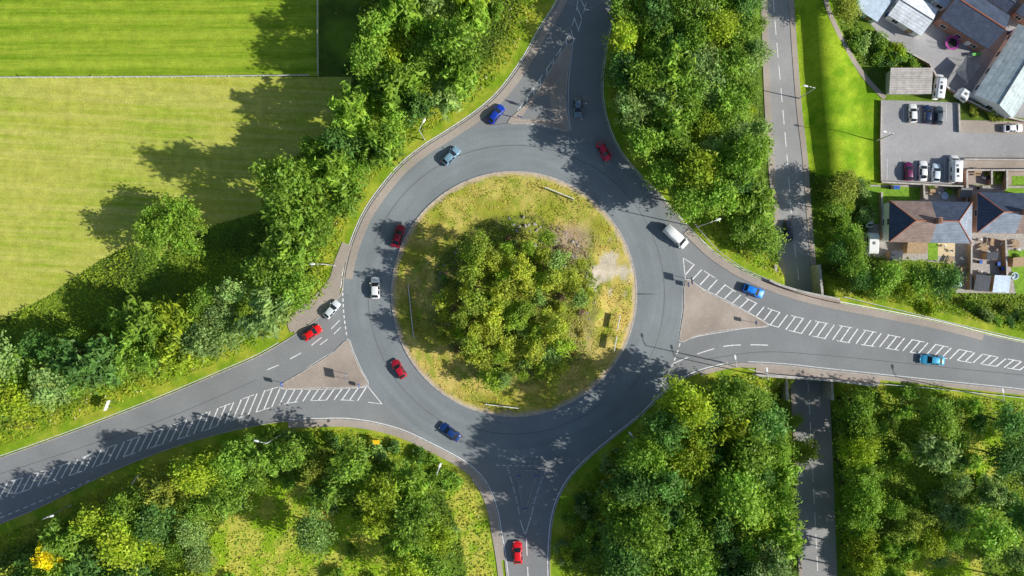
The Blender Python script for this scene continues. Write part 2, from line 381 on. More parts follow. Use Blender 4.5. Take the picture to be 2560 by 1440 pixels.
# ---------------------------------------------------------------- markings
mb=MB(); zM=.05
ribbon(mb,off(cat(NW,8),-4),.18,zM); ribbon(mb,off(cat(Wsx[8:],6),4),.16,zM); ribbon(mb,off(cat(Se[:13],6),5),.18,zM); ribbon(mb,off(cat(En,6),-4),.18,zM)
ribbon(mb,off(cat(Wn[4:],6),-5),.11,zM); ribbon(mb,off(cat(Se[13:],6),5),.11,zM)
for p in (isl_W,isl_E):
    q=np.array(cat(p,3,True)); c0=q.mean(0); 
    dv=(q-c0); q2=q+dv/np.linalg.norm(dv,axis=1)[:,None]*4; q2=[tuple(a) for a in q2]; ribbon(mb,q2+[q2[0]],.10,zM)
ribbon(mb,[(1432,112),(1422,200),(1420,270),(1427,326)],.10,zM)
structure('edge_line',mb.mesh('edge_line',M_paint),'solid white painted road edge lines')
def interp_line(pts,t):
    P=np.array(pts,float); s=np.r_[0,np.cumsum(np.linalg.norm(np.diff(P,axis=0),axis=1))]; return np.array([np.interp(t*s[-1],s,P[:,0]),np.interp(t*s[-1],s,P[:,1])])
mb=MB()
def cross_at(line,x):
    P=np.array(line); o=np.argsort(P[:,0]); return np.interp(x,P[o,0],P[o,1])
def hatch_x(up,lo,x0,x1,step,lean,w=.24):
    up=cat(up,6);lo=cat(lo,6); x=x0
    while x<x1:
        a=(x,cross_at(up,x)); b=(x-lean,cross_at(lo,x-lean))
        if b[1]>a[1]+3: ribbon(mb,[a,b],w,zM)
        x+=step
wu=[(925,968),(800,970),(694,968),(640,985),(560,1015),(480,1045),(400,1074),(280,1115),(170,1158),(80,1186),(-60,1232)]
wl=[(955,1010),(860,1000),(750,1004),(690,1015),(600,1044),(500,1080),(400,1112),(300,1145),(150,1197),(-60,1268)]
hatch_x(wu,wl,-40,925,19.5,22)
def segs(line,n,frac):
    L=cat(line,6)
    for i in range(n):
        P=[tuple(interp_line(L,(i+frac*k/4)/n)) for k in range(5)]; ribbon(mb,P,.14,zM+.004)
segs(wu[2:],13,.5); segs(wl,15,.5)
eu=[(1708,645),(1780,690),(1860,742),(1940,778),(2040,803),(2150,823),(2300,853),(2450,884),(2640,920)]
el=[(1716,690),(1790,738),(1850,773),(1912,808),(2000,833),(2100,853),(2250,876),(2400,902),(2640,938)]
hatch_x(eu,el,1735,2640,19.5,24); segs(eu,16,.55); segs(el[3:],12,.55)
ribbon(mb,[(1708,645),(1714,702)],.17,zM)
nu=[(1448,-40),(1440,30),(1415,100),(1375,160),(1330,225),(1285,290)]; nl=[(1478,-40),(1462,20),(1436,100),(1385,165),(1345,230),(1300,285)]
for i in range(13):
    a=interp_line(cat(nu,6),i/13);b=interp_line(cat(nl,6),min(1,(i+1.1)/13)); ribbon(mb,[tuple(a),tuple(b)],.15,zM)
segs(nu,9,.6); segs(nl,8,.6)
ribbon(mb,[(1300,1300),(1312,1335)],.14,zM); ribbon(mb,[(1328,1290),(1314,1335)],.14,zM)
dashes(mb,cat([(1268,1165),(1285,1225),(1302,1300)],4),.10,zM,20,6,2); dashes(mb,cat([(1368,1168),(1345,1225),(1328,1290)],4),.10,zM,20,6,2); dashes(mb,[(1240,1163),(1368,1166)],.12,zM,8,8,2)
ribbon(mb,[(917,963),(955,1010)],.17,zM)
structure('hatching',mb.mesh('hatching',M_paint),'white painted diagonal hatching between the lanes')
mb=MB()
dashes(mb,cat([(856,690),(857,740),(860,790),(868,848)],6),.24,zM,8,6,2)
dashes(mb,[(667,925),(700,911),(757,880),(815,835),(855,795)],.18,zM,32,32)
dashes(mb,[(800,862),(830,840),(862,808)],.17,zM,24,20)
dashes(mb,cat([(1700,858),(1690,890),(1665,945),(1625,1005)],6),.24,zM,10,8,2)
dashes(mb,cat([(1680,910),(1740,886),(1810,866),(1870,862),(1925,863)],6),.19,zM,44,24)
dashes(mb,[(1316,1345),(1320,1440),(1322,1520)],.18,zM,44,30)
dashes(mb,cat([(0,1295),(120,1245),(240,1195)],6),.14,zM,12,9,3)
dashes(mb,cat([(1272,306),(1310,308),(1420,328)],6),.12,zM,8,6,2)
dashes(mb,cat([(1930,-60),(1938,60),(1955,250),(1970,420),(1982,580),(1997,700),(2020,960),(2030,1150),(2045,1440),(2050,1520)],8),.16,ZL+.05,38,20)
structure('lane_line',mb.mesh('lane_line',M_paint),'dashed white lane and give-way lines')
# ---------------------------------------------------------------- central island
nr,na=60,160; V=[];F2=[]
for i in range(nr+1):
    r=307/12*(i/nr)
    for j in range(na):
        a=2*math.pi*j/na; V.append((RC[0]+r*math.cos(a),RC[1]+r*math.sin(a),0))
V=np.array(V); rr=np.hypot(V[:,0]-RC[0],V[:,1]-RC[1]); pc=W(1292,748); pr=np.hypot((V[:,0]-pc[0])/1.02,V[:,1]-pc[1])
V[:,2]=.16+1.3*sst(19,13,pr)+.2*fnoise(V[:,0],V[:,1],1.5)*sst(25.5,24,rr)
n=fnoise(V[:,0],V[:,1],5); n2=fnoise(V[:,0]+30,V[:,1]-9,1.2)
c=lerp(np.array([.40,.39,.05]),np.array([.70,.55,.16]),sst(.3,.62,n)); c=lerp(c,np.array([.30,.38,.04]),sst(.52,.70,n2)*.8)
up=sst(5,20,V[:,1]-RC[1])*.35; c=lerp(c,np.array([.34,.39,.045]),up)
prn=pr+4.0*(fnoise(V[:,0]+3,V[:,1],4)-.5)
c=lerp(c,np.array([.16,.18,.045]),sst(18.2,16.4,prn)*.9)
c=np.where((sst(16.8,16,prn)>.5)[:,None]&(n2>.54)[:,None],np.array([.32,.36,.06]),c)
tq=W(1425,605); dq=np.hypot(V[:,0]-tq[0],(V[:,1]-tq[1])*1.3); c=lerp(c,np.array([.42,.29,.24]),sst(7,2.5,dq)*.75)
tq=W(1450,850); dq=np.hypot(V[:,0]-tq[0],(V[:,1]-tq[1])*.7); c=lerp(c,np.array([.40,.31,.14]),sst(5,2,dq)*.6)
c=lerp(c,np.array([.60,.48,.33]),sst(24.4,25.1,rr+1.4*(n2-.5)))
gp=W(1530,672); dd=np.hypot((V[:,0]-gp[0])/1.3,V[:,1]-gp[1])+5*(fnoise(V[:,0],V[:,1],1.6)-.5)*2
c=lerp(c,np.array([.70,.61,.54]),sst(4.0,1.6,dd)*.8)
for i in range(nr):
    for j in range(na): F2.append((i*na+j,(i+1)*na+j,(i+1)*na+(j+1)%na,i*na+(j+1)%na))
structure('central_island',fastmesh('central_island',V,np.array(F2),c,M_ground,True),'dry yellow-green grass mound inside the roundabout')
def isl_z(x,y):
    pr=math.hypot((x-pc[0])/1.02,y-pc[1]); return .16+1.3*float(sst(19,13,np.array(pr)))
mb=MB(); ribbon(mb,arcpts(306,0,360,160),.3,.2,h=.18); structure('kerb',mb.mesh('kerb',M_kerb),'pale kerb ring around the central island')
# ---------------------------------------------------------------- foliage
def leaves(C,Nn,size,rg,el=1.0,jit=.75):
    n=len(C); R=rg.normal(size=(n,3)); Nn=Nn+R*jit; Nn/=np.linalg.norm(Nn,axis=1)[:,None]
    T=np.cross(Nn,rg.normal(size=(n,3))); T/=np.linalg.norm(T,axis=1)[:,None]+1e-9; B=np.cross(Nn,T)
    s=size[:,None]
    V=np.stack([C+T*s*el,C+B*s*.62,C-T*s*el,C-B*s*.62],1).reshape(-1,3)
    return V,np.arange(n*4).reshape(n,4)
def crown(seed,R,Ht,nb,per,br=(.15,.28),ls=(.15,.31),el=1.1,flat=.42,cz=.64,st=1.45,name='crown'):
    rg=np.random.default_rng(seed); Cs=[];Ns=[];Cl=[]
    lob=[(rg.uniform(0,6.28),rg.uniform(.1,.3)) for _ in range(4)]
    for b in range(nb):
        while True:
            p=rg.uniform(-1,1,3)
            if .15<np.linalg.norm(p)<1: break
        p=p/np.linalg.norm(p)*(rg.uniform(.3,1)**.5)
        if p[2]<-.45: p[2]*=-1
        a=math.atan2(p[1],p[0]); k=1+sum(q*math.cos((i+2)*(a-ph)) for i,(ph,q) in enumerate(lob))*.5
        bc=np.array([p[0]*R*.76*k,p[1]*R*.76*k,Ht*cz+p[2]*Ht*flat*.8]); rb=R*rg.uniform(*br)
        k=int(per*(rb/(R*.3))**2); u=rg.normal(size=(k,3)); u/=np.linalg.norm(u,axis=1)[:,None]
        u=u[u[:,2]>-.4]; rad=rb*np.clip(1+.38*rg.normal(size=len(u)),.2,2.0)[:,None]
        off_=u*rad*np.array([1,1,.65]); rd=np.array([p[0],p[1],.35]); rd/=np.linalg.norm(rd)+1e-9
        off_=off_+rd*((off_@rd)*(st-1))[:,None]
        Cs.append(bc+off_); Ns.append(u*.55+np.array([.25,-.06,.5])); tone=rg.uniform(.76,1.24); hue=rg.uniform(-.10,.10)
        c=np.ones((len(u),3))*tone*rg.uniform(.72,1.28,(len(u),1)); c[:,0]*=1+hue; c[:,2]*=1-hue; Cl.append(c)
    C=np.concatenate(Cs); Nn=np.concatenate(Ns); c=np.concatenate(Cl); V,F=leaves(C,Nn,rg.uniform(*ls,len(C)),rg,el)
    return fastmesh(name,V,F,np.repeat(c,4,0),M_leaf)
def trunk(seed,R,Ht,r0):
    rg=random.Random(seed); mb=MB(); p=Vector((0,0,-.3)); top=Vector((rg.uniform(-.3,.3),rg.uniform(-.3,.3),Ht*.8))
    mid=Vector((rg.uniform(-.2,.2),rg.uniform(-.2,.2),Ht*.35)); mb.tube(p,mid,r0,r0*.75,8); mb.tube(mid,top,r0*.75,r0*.2,8)
    for i in range(7):
        t=rg.uniform(.1,.8); s=mid.lerp(top,t); a=i*2.4+rg.random(); e=Vector((math.cos(a)*R*.6,math.sin(a)*R*.6,s.z+Ht*rg.uniform(.08,.2)))
        e.z=min(e.z,Ht*.9); mb.tube(s,e,r0*.35,r0*.1,5)
    return mb.mesh('trunk',M_bark,True)
TREES=[(crown(100+i,4.0,11.5,random.choice((50,58,66)),155,br=random.choice(((.14,.24),(.16,.30),(.2,.32)))),trunk(i,4,11.5,.24)) for i in range(10)]
WILL=[(crown(200+i,3.9,10.5,64,120,br=(.12,.22),ls=(.18,.4),el=1.8,st=2.0),trunk(30+i,3.9,10.5,.2)) for i in range(3)]
YOUNG=[(crown(300+i,1.75,4.6,20,120,br=(.18,.36),ls=(.10,.2),flat=.45),trunk(50+i,1.6,4.6,.09)) for i in range(6)]
BUSH=[crown(400+i,1.5,1.9,14,90,br=(.22,.42),ls=(.12,.25),cz=.45,flat=.4,name='bush') for i in range(6)]
def tree(px,py,r,kind,tint,label='leafy green deciduous tree at the wood edge',name='tree',group='woodland trees',zoff=None,hs=1.0):
    lib={'T':TREES,'W':WILL,'Y':YOUNG}[kind]; R0={'T':4.0,'W':3.9,'Y':1.75}[kind]; H0={'T':11.5,'W':10.5,'Y':4.6}[kind]
    cr,tr=random.choice(lib); s=r/R0; sz=s**.6*hs*random.uniform(.85,1.18); h=.66*H0*sz
    x,y,_=W(px,py,h); z0=hz(x,y) if zoff is None else isl_z(x,y)
    x,y,_=W(px,py,h+z0); z0=hz(x,y) if zoff is None else isl_z(x,y)
    q=random.uniform(.9,1.11)
    e=addobj(name,None,label=label,category='tree',group=group); e.location=(x,y,z0-.05); e.rotation_euler=(0,0,random.uniform(-.9,.9)); e.scale=(s*q,s/q,sz); e.empty_display_size=1
    addobj('trunk',tr,e); c=addobj('crown',cr,e); c.color=(*tint,1); return e
PAL={'mid':(.29,.47,.055),'dark':(.17,.34,.07),'lime':(.41,.54,.04),'silver':(.34,.49,.14),'olive':(.37,.44,.06)}
def tintf(kind='mix'):
    k=random.random(); v=random.uniform(.82,1.18)
    if kind=='mix': kind='mid' if k<.5 else 'dark' if k<.66 else 'lime' if k<.83 else 'silver' if k<.93 else 'olive'
    if kind=='light': kind='mid' if k<.55 else 'lime' if k<.70 else 'silver' if k<.91 else 'dark'
    if kind=='darkmix': kind='dark' if k<.35 else 'mid' if k<.80 else 'silver' if k<.9 else 'lime'
    return tuple(a*v for a in PAL[kind])
WA=[(960,-70),(900,80),(870,170),(850,260),(790,330),(710,380),(665,450),(655,520),(710,600),(680,650),(580,700),(430,750),(300,775),(240,810),(100,830),(-60,870),(-60,1080),(120,1020),(250,975),(400,930),(550,870),(680,815),(760,750),(815,690),(825,620),(865,560),(905,480),(945,410),(1010,360),(1060,320),(1130,270),(1200,180),(1240,80),(1300,-70)]
WB=[(1545,-70),(1900,-70),(1905,80),(1930,120),(1895,200),(1920,330),(1905,400),(1930,560),(1955,600),(1900,655),(1840,620),(1760,530),(1665,460),(1595,390),(1545,310),(1515,200),(1525,100)]
WC=[(-60,1500),(40,1400),(80,1330),(170,1290),(300,1235),(440,1150),(620,1110),(700,1080),(860,1105),(1000,1150),(1085,1215),(1130,1310),(1150,1500),(990,1500),(985,1400),(930,1340),(850,1270),(760,1215),(680,1205),(585,1270),(530,1340),(510,1500)]
WD=[(1690,990),(1830,945),(1940,955),(1965,1050),(1975,1200),(1990,1500),(1600,1500),(1500,1330),(1530,1200),(1600,1130),(1640,1050)]
WE=[(2110,990),(2300,970),(2620,1010),(2620,1500),(2115,1500),(2105,1100)]
WF=[(2065,620),(2130,560),(2165,640),(2220,650),(2370,665),(2385,720),(2300,765),(2150,745),(2080,710)]
placed=[]
def fill(poly,dmin,kinds,tk,rr,inset=30,maxn=200,hs=lambda x,y:1.0,sr=(.65,1.3),label='leafy green deciduous tree at the wood edge',gap=0):
    xs_=[p[0] for p in poly]; ys_=[p[1] for p in poly]; n=0
    M=9000; qx=np.array([random.uniform(min(xs_),max(xs_)) for _ in range(M)]); qy=np.array([random.uniform(min(ys_),max(ys_)) for _ in range(M)])
    ok=pip(qx,qy,poly)&(dist(qx,qy,poly)>inset)&~pip(qx,qy,CLR2)&~pip(qx,qy,CLR3)
    if gap: ok&=vnoise(qx/12,qy/12,9)>gap
    for x,y in zip(qx[ok],qy[ok]):
        if n>=maxn: break
        sc=random.uniform(*sr)
        if all((x-a)**2+(y-b)**2>(dmin*(sc+s)/2)**2 for a,b,s in placed):
            placed.append((x,y,sc)); n+=1
            tree(x,y,rr*sc,random.choice(kinds),tintf(tk),label,hs=hs(x,y))
    return n
placed+= [(425,575,2.9),(780,1330,1.3),(135,1385,1.2)]
for (x,y,r) in ((455,545,4.9),(388,590,4.5),(465,605,3.8),(388,545,3.6)): tree(x,y,r,'T',(.30,.48,.05),'broad rounded tree standing at the field edge',hs=.85)
tree(780,1335,3.9,'T',(.26,.42,.10),'round tree standing alone in a grassy clearing')
tree(130,1385,3.6,'T',(.95,.82,.02),'tree with bright yellow foliage')
TL='tall deciduous tree overhanging the road edge'
for x,y in ((1575,1205),(1612,1145),(1662,1070),(1550,1285),(1600,1320),(1655,1200),(1560,1400),(1715,1015)):
    placed.append((x,y,1)); tree(x,y,4.6,'T',tintf('darkmix'),TL,hs=1.6)
for x,y in ((655,1135),(575,1165),(495,1190),(410,1225),(325,1262),(240,1298),(165,1340),(730,1135)):
    placed.append((x,y,1)); tree(x,y,4.2,random.choice('TW'),tintf('mix'),TL,hs=1.15)
for x,y in ((1560,20),(1556,100),(1552,185),(1572,275),(1608,360),(1662,440),(1725,500)):
    placed.append((x,y,.9)); tree(x,y,4,'T',tintf('light'),TL,hs=1.1)
for i in range(9):
    x=2138+random.uniform(-6,8)+i*2; y=1010+i*56; placed.append((x,y,.9)); tree(x,y,3.6,'T',tintf('mix'),'tall tree on the bank above the lower road',hs=1.3)
fill(WA,65,'TTWW','light',4.7,26,hs=lambda x,y:1.3 if y<650 else 1.0)
fill(WB,62,'TTTW','light',4.5,26,hs=lambda x,y:1.1 if y<500 else .7)
fill(WC,74,'TTTW','mix',4.3,26)
fill(WD,62,'TTTW','darkmix',4.6,28,hs=lambda x,y:1.15)
fill(WE,86,'TTTW','mix',4.0,22,sr=(.5,1.3),gap=.36)
fill(WF,56,'T','darkmix',3.6,22)
for (x,y,r,t) in ((2105,470,3.2,'olive'),(2080,520,2.6,'mid'),(2120,590,3,'mid'),(2115,20,3,'olive'),(2125,-10,3,'mid'),(2000,1130,3.6,'lime'),(1985,1055,2.3,'lime')): tree(x,y,r,'T',tintf(t),'shrubby tree on the bank beside the road',hs=.7)
pl=[]; tries=0
while len(pl)<62 and tries<9000:
    tries+=1; a=random.uniform(0,6.28); r=math.sqrt(random.random())*200; x=1288+r*math.cos(a)*.98; y=765+r*math.sin(a)*1.05
    if (x>1375 and y<650) or (x<1165 and y<720) or (y<595) or (x>1430 and 750<y<910) or (x<1170 and y>880) or (x>1390 and y>900): continue
    if vnoise(np.array(x/12.),np.array(y/12.),3.2)<.38: continue
    if all((x-p)**2+(y-q)**2>26**2 for p,q in pl):
        pl.append((x,y)); t=random.random(); v=random.uniform(.88,1.2); tt=(.50,.57,.07) if t<.55 else (.37,.53,.055) if t<.85 else (.32,.48,.12)
        rq=random.choice((1.3,1.6,1.9,2.3,2.6)); tree(x,y,rq,'Y',tuple(v*q for q in tt),'slender young birch tree on the roundabout mound','young_tree','young trees planted on the roundabout',zoff=1,hs=random.uniform(1.0,1.8) if x<1260 else random.uniform(.8,1.4))
for x,y,r in ((1195,625,2.6),(1172,690,2.4),(1182,755,2.7),(1150,800,2.1),(1178,855,2.3)):
    tree(x,y,r,'Y',(.40,.52,.07),'tall slender birch tree on the roundabout mound','young_tree','young trees planted on the roundabout',zoff=1,hs=1.9)
def bush(px,py,r,tint,label='low green bush among the undergrowth',grp='undergrowth bushes'):
    x,y,_=W(px,py,.5); z=hz(x,y); x,y,_=W(px,py,.5+z); z=hz(x,y) if math.hypot(x-RC[0],y-RC[1])>26 else isl_z(x,y)
    o=addobj('bush',random.choice(BUSH),label=label,category='bush',group=grp); o.location=(x,y,z-.1); s=r/1.5; o.scale=(s,s*random.uniform(.8,1.2),s*random.uniform(.8,1.2)); o.rotation_euler=(0,0,random.random()*6.28); o.color=(*tint,1)
for i in range(46):
    a=random.uniform(0,6.28); r=math.sqrt(random.random())*190; x=1290+r*math.cos(a); y=755+r*math.sin(a)
    bush(x,y,random.uniform(.5,1.2),random.choice([(.44,.50,.09),(.50,.46,.12),(.32,.46,.12),(.42,.32,.18)]),'low shrub on the roundabout mound','shrubs on the roundabout mound')
def inroad(x,y,m):
    wx,wy,_=W(x,y); X_=np.array([wx]);Y_=np.array([wy]); return bool(pip(X_,Y_,ROADW)[0]) or float(gl(DG,wx,wy))<m/12
WILD=[([(1400,1440),(1395,1330),(1430,1240),(1500,1160),(1560,1110),(1600,1100),(1560,1200),(1520,1330),(1600,1440)],34),
 (WA,26),(WB,10),(WC,34),(WE,74),([(2070,440),(2150,430),(2165,520),(2150,640),(2070,620)],20),([(2110,80),(2170,75),(2300,150),(2290,172),(2215,165),(2165,135)],20),
 ([(2380,740),(2560,790),(2620,850),(2300,790),(2150,760)],14),([(500,1100),(640,1075),(800,1068),(950,1085),(1100,1150),(1140,1200),(1110,1220),(1000,1150),(900,1110)],16),(CLEAR,8)]
for poly,n in WILD:
    k=0
    while k<n:
        x=random.uniform(min(p[0] for p in poly),max(p[0] for p in poly)); y=random.uniform(min(p[1] for p in poly),max(p[1] for p in poly))
        if not pip(np.array([x]),np.array([y]),poly)[0] or inroad(x,y,26): continue
        k+=1; bush(x,y,random.uniform(.8,2.0),tintf('light'))
# ground cover
NG=280000
gx=rng.uniform(-112,112,NG); gy=rng.uniform(-64,64,NG); dd=gl(DG,gx,gy)
xl=np.interp(gy,ly,lx); xr=np.interp(gy,ry,rx)
ok=~pip(gx,gy,ROADW)&(dd>2.2)&((gx<xl-1)|(gx>xr+1))&~pip(gx,gy,W2(PITCH))&~pip(gx,gy,W2(BANK,ZV))
ok&=(dd<8)|(rng.random(NG)<.75)
ok&=~pip(gx,gy,W2(FIELD))&~pip(gx,gy,[W(*p,0)[:2] for p in [(780,-200),(960,-200),(850,200),(780,260)]])
big=pip(gx,gy,W2([(2145,-100),(2700,-100),(2700,735),(2390,735),(2385,655),(2160,635),(2150,465),(2200,455),(2200,250),(2150,160),(2330,170),(2100,30)],ZV)); hedge=pip(gx,gy,W2([(2110,80),(2165,70),(2300,150),(2320,175),(2240,172),(2170,150)],ZV)); ok&=(~big|hedge)
px_,py_=W(2055,0,ZV)[0],0
cl=clearmask(gx,gy); ok&=~cl|(rng.random(NG)<.6)
pathp=np.array(W2(cat([(2050,-60),(2062,20),(2100,100),(2160,190),(2212,246)],6),ZV)); near=(gx>60)&(gy>30); dp=np.full(NG,99.); dp[near]=dist(gx[near],gy[near],[tuple(p) for p in pathp],False); ok&=dp>1.1
gx=gx[ok];gy=gy[ok];dd=dd[ok];cl=cl[ok]; n=len(gx); zz=gl(ZG,gx,gy)
n1=fnoise(gx,gy,4); n3=fnoise(gx+20,gy,9); n4=fnoise(gx-40,gy+11,2)
hh=.05+rng.random(n)*(.15+.9*sst(.35,.7,n1))*sst(2.2,4.5,dd)*np.where(cl,.5,1)
c=lerp(np.array([.15,.27,.03]),np.array([.38,.50,.035]),sst(.3,.65,n3))
lm=lerp(np.array([.28,.43,.025]),np.array([.58,.58,.06]),sst(.35,.65,n4))
c=lerp(c,lm,sst(9,3.5,dd)*.85)
c=np.where(cl[:,None],lerp(np.array([.34,.50,.03]),np.array([.68,.64,.12]),sst(.35,.6,n4)),c)
fl=(rng.random(n)<.03)&(dd<8); c=np.where(fl[:,None],np.array([.8,.77,.45]),c)
c*=rng.uniform(.6,1.35,(n,1))
V,F=leaves(np.stack([gx,gy,zz+hh],1),np.tile(np.array([.2,-.05,.9]),(n,1)),rng.uniform(.12,.30,n),rng,1.2,.5)
addobj('undergrowth',fastmesh('undergrowth',V,F,np.repeat(c,4,0),M_leaf),kind='stuff',label='dense green undergrowth and verge weeds',category='undergrowth')
# scrub and dry tufts on the central island
n=52000; a=rng.uniform(0,2*math.pi,n); r=np.sqrt(rng.random(n))*24.6; gx=RC[0]+r*np.cos(a); gy=RC[1]+r*np.sin(a)
pr=np.hypot((gx-pc[0])/1.02,gy-pc[1]); zz=.2+1.3*sst(19,13,pr); n1=fnoise(gx,gy,2.5); inn=pr<17.3
ok=np.where(inn,rng.random(n)<sst(.3,.55,n1),rng.random(n)<.45*sst(.35,.6,fnoise(gx+9,gy,1.5))); gpx=W(1530,672); ok&=~(np.hypot((gx-gpx[0])/1.3,gy-gpx[1])<3.4)
gx=gx[ok];gy=gy[ok];zz=zz[ok];n1=n1[ok];inn=inn[ok]; n=len(gx); nb_=fnoise(gx+7,gy,4)
c=lerp(np.array([.27,.42,.035]),np.array([.56,.57,.09]),sst(.35,.65,nb_)); dry=lerp(np.array([.36,.43,.04]),np.array([.78,.62,.18]),sst(.35,.6,nb_)); c=np.where(inn[:,None],c,dry)*rng.uniform(.65,1.3,(n,1))
brn=rng.random(n)<.05; c=np.where(brn[:,None],np.array([.46,.28,.16]),c)
q1=W(1425,605); br2=(np.hypot(gx-q1[0],(gy-q1[1])*1.3)<6)&(rng.random(n)<.55)&inn; c=np.where(br2[:,None],np.array([.50,.33,.28])*rng.uniform(.6,1.2,(n,1)),c)
V,F=leaves(np.stack([gx,gy,zz+.05+rng.random(n)*np.where(inn,.6*n1,.12)],1),np.tile(np.array([.2,-.05,.9]),(n,1)),rng.uniform(.09,.21,n),rng,1.1,.6)
addobj('island_scrub',fastmesh('island_scrub',V,F,np.repeat(c,4,0),M_leaf),kind='stuff',label='low scrub and dry tufts covering the mound',category='scrub')
# rocks
import bmesh
RK=[]
for i in range(5):
    bm=bmesh.new(); bmesh.ops.create_icosphere(bm,subdivisions=2,radius=.5); rg=random.Random(i)
    pl_=[(Vector((rg.gauss(0,1),rg.gauss(0,1),rg.gauss(0,1))).normalized(),rg.uniform(.25,.4)) for _ in range(9)]
    for v in bm.verts:
        for nn,dq in pl_:
            t=v.co.dot(nn)
            if t>dq: v.co-=nn*(t-dq)
    me=bpy.data.meshes.new('rock'); bm.to_mesh(me); bm.free(); me.materials.append(M_rock); RK.append(me)
def rock(px,py,s):
    x,y,_=W(px,py); o=addobj('rock',random.choice(RK),label='angular grey boulder edging the planted mound',category='rock',group='boulders edging the roundabout mound')
    o.location=(x,y,isl_z(x,y)+.1*s); o.scale=(s*random.uniform(.8,1.4),s*random.uniform(.7,1.1),s*.6); o.rotation_euler=(random.random(),random.random(),random.random()*6)
for a in np.linspace(-95,-20,34): r=196+random.uniform(-20,16); rock(1292+r*math.cos(math.radians(a)),755+r*math.sin(math.radians(a)),random.uniform(.4,1.3))
for a in np.linspace(-75,-35,20): r=170+random.uniform(-24,16); rock(1292+r*math.cos(math.radians(a)),755+r*math.sin(math.radians(a)),random.uniform(.4,1.2))
for a in np.linspace(160,225,34): r=190+random.uniform(-14,12); rock(1292+r*math.cos(math.radians(a)),750+r*math.sin(math.radians(a)),random.uniform(.4,1.0))
for a in np.linspace(-15,40,14): r=190+random.uniform(-18,12); rock(1292+r*math.cos(math.radians(a)),750+r*math.sin(math.radians(a)),random.uniform(.4,.8))
# ---------------------------------------------------------------- vehicles
def carparts(st,ws,rwn,side,wr_,wx,wy):
    nodes=[]; prof=[]
    for (x,w,zl,zb,zt,wr) in st:
        h=[(w*.8,zl),(w*.97,zl+.08),(w,zl+(zb-zl)*.5),(w*.97,zb),(wr,zt-.02),(wr*.55,zt+.02),(0,zt+.03)]
        prof.append([(x,-a,b) for a,b in h]+[(x,a,b) for a,b in h[-2::-1]])
    body=MB(); gl_={'windscreen':MB(),'rear_window':MB(),'side_window':MB(),'side_window2':MB()}
    vs=[p for q in prof for p in q]; n=13; fb=[]
    for i in range(len(st)-1):
        for j in range(12):
            f=(i*n+j,(i+1)*n+j,(i+1)*n+j+1,i*n+j+1); q=[vs[k] for k in f]
            key=None
            if i in side and j==3: key='side_window'
            elif i in side and j==8: key='side_window2'
            elif i in ws and 4<=j<=7: key='windscreen'
            elif i in rwn and 4<=j<=7: key='rear_window'
            if key: gl_[key].add(q,[(0,1,2,3)])
            else: fb.append(f)
    fb.append(tuple(range(n))[::-1]); fb.append(tuple((len(st)-1)*n+k for k in range(n)))
    fb+= [((i)*n+12,(i+1)*n+12,(i+1)*n,i*n) for i in range(len(st)-1)]
    fb=[f[::-1] for f in fb]
    body.add(vs,fb)
    for s in (1,-1): body.box(st[ws[0]+1][0]-.1,s*(wy+.14),1.0,.14,.24,.15)
    nodes.append(('body',body.mesh('body',M_car,True),0,True))
    for k,m in gl_.items():
        if m.v: nodes.append((k.replace('2',''),m.mesh('window',M_glass),0,False))
    t=MB(); t.tube((0,-.11,0),(0,.11,0),wr_,wr_,16); ty=t.mesh('tyre',M_tyre); t=MB(); t.tube((0,-.12,0),(0,.12,0),wr_*.62,wr_*.62,12); ri=t.mesh('rim',M_rim)
    for x in wx:
        for s in (1,-1): nodes.append(('wheel',None,0,False,(x,s*(wy-.08),wr_),[('tyre',ty),('rim',ri)]))
    w=st[-2][1]; zf=st[-2][3]-.08
    t=MB(); t.box(0,0,0,.22,.34,.14); hl=t.mesh('headlight',M_lens); t=MB(); t.box(0,0,0,.12,.26,.22); tl=t.mesh('tail_light',M_red)
    for s in (1,-1):
        nodes.append(('headlight',hl,0,False,(st[-2][0]-.02,s*(w-.2),zf))); nodes.append(('tail_light',tl,0,False,(st[1][0]-.02,s*(st[1][1]-.12),st[1][3]-.1)))
    t=MB(); t.box(st[-1][0]+.01,0,.42,.04,.5,.11); nodes.append(('number_plate',t.mesh('number_plate',M_upvc),0,False))
    return nodes
hatchst=[(-2.08,.72,.3,.62,.66,.6),(-2.0,.82,.24,.88,.95,.68),(-1.86,.85,.22,.9,1.02,.66),(-1.35,.87,.2,.92,1.40,.58),(-1.25,.87,.2,.92,1.42,.6),(-.42,.88,.2,.92,1.47,.62),(-.32,.88,.2,.92,1.47,.62),(.3,.88,.2,.9,1.41,.59),(1.02,.88,.2,.9,.97,.74),(1.55,.86,.2,.8,.86,.72),(1.95,.80,.22,.7,.74,.66),(2.1,.66,.28,.56,.58,.5)]
HATCH=carparts(hatchst,[7],[2],[4,6],.31,(-1.28,1.3),.87)
sedst=[(-2.28,.74,.3,.66,.7,.62),(-2.2,.83,.24,.86,.93,.70),(-1.75,.86,.22,.9,.98,.70),(-1.05,.88,.2,.92,1.38,.57),(-.95,.88,.2,.92,1.40,.59),(-.35,.89,.2,.92,1.43,.61),(-.25,.89,.2,.92,1.43,.61),(.35,.89,.2,.9,1.38,.58),(1.1,.88,.2,.9,.95,.74),(1.65,.86,.2,.78,.83,.72),(2.1,.80,.22,.68,.72,.66),(2.25,.66,.28,.56,.58,.5)]
SEDAN=carparts(sedst,[7],[2],[4,6],.32,(-1.38,1.4),.87)
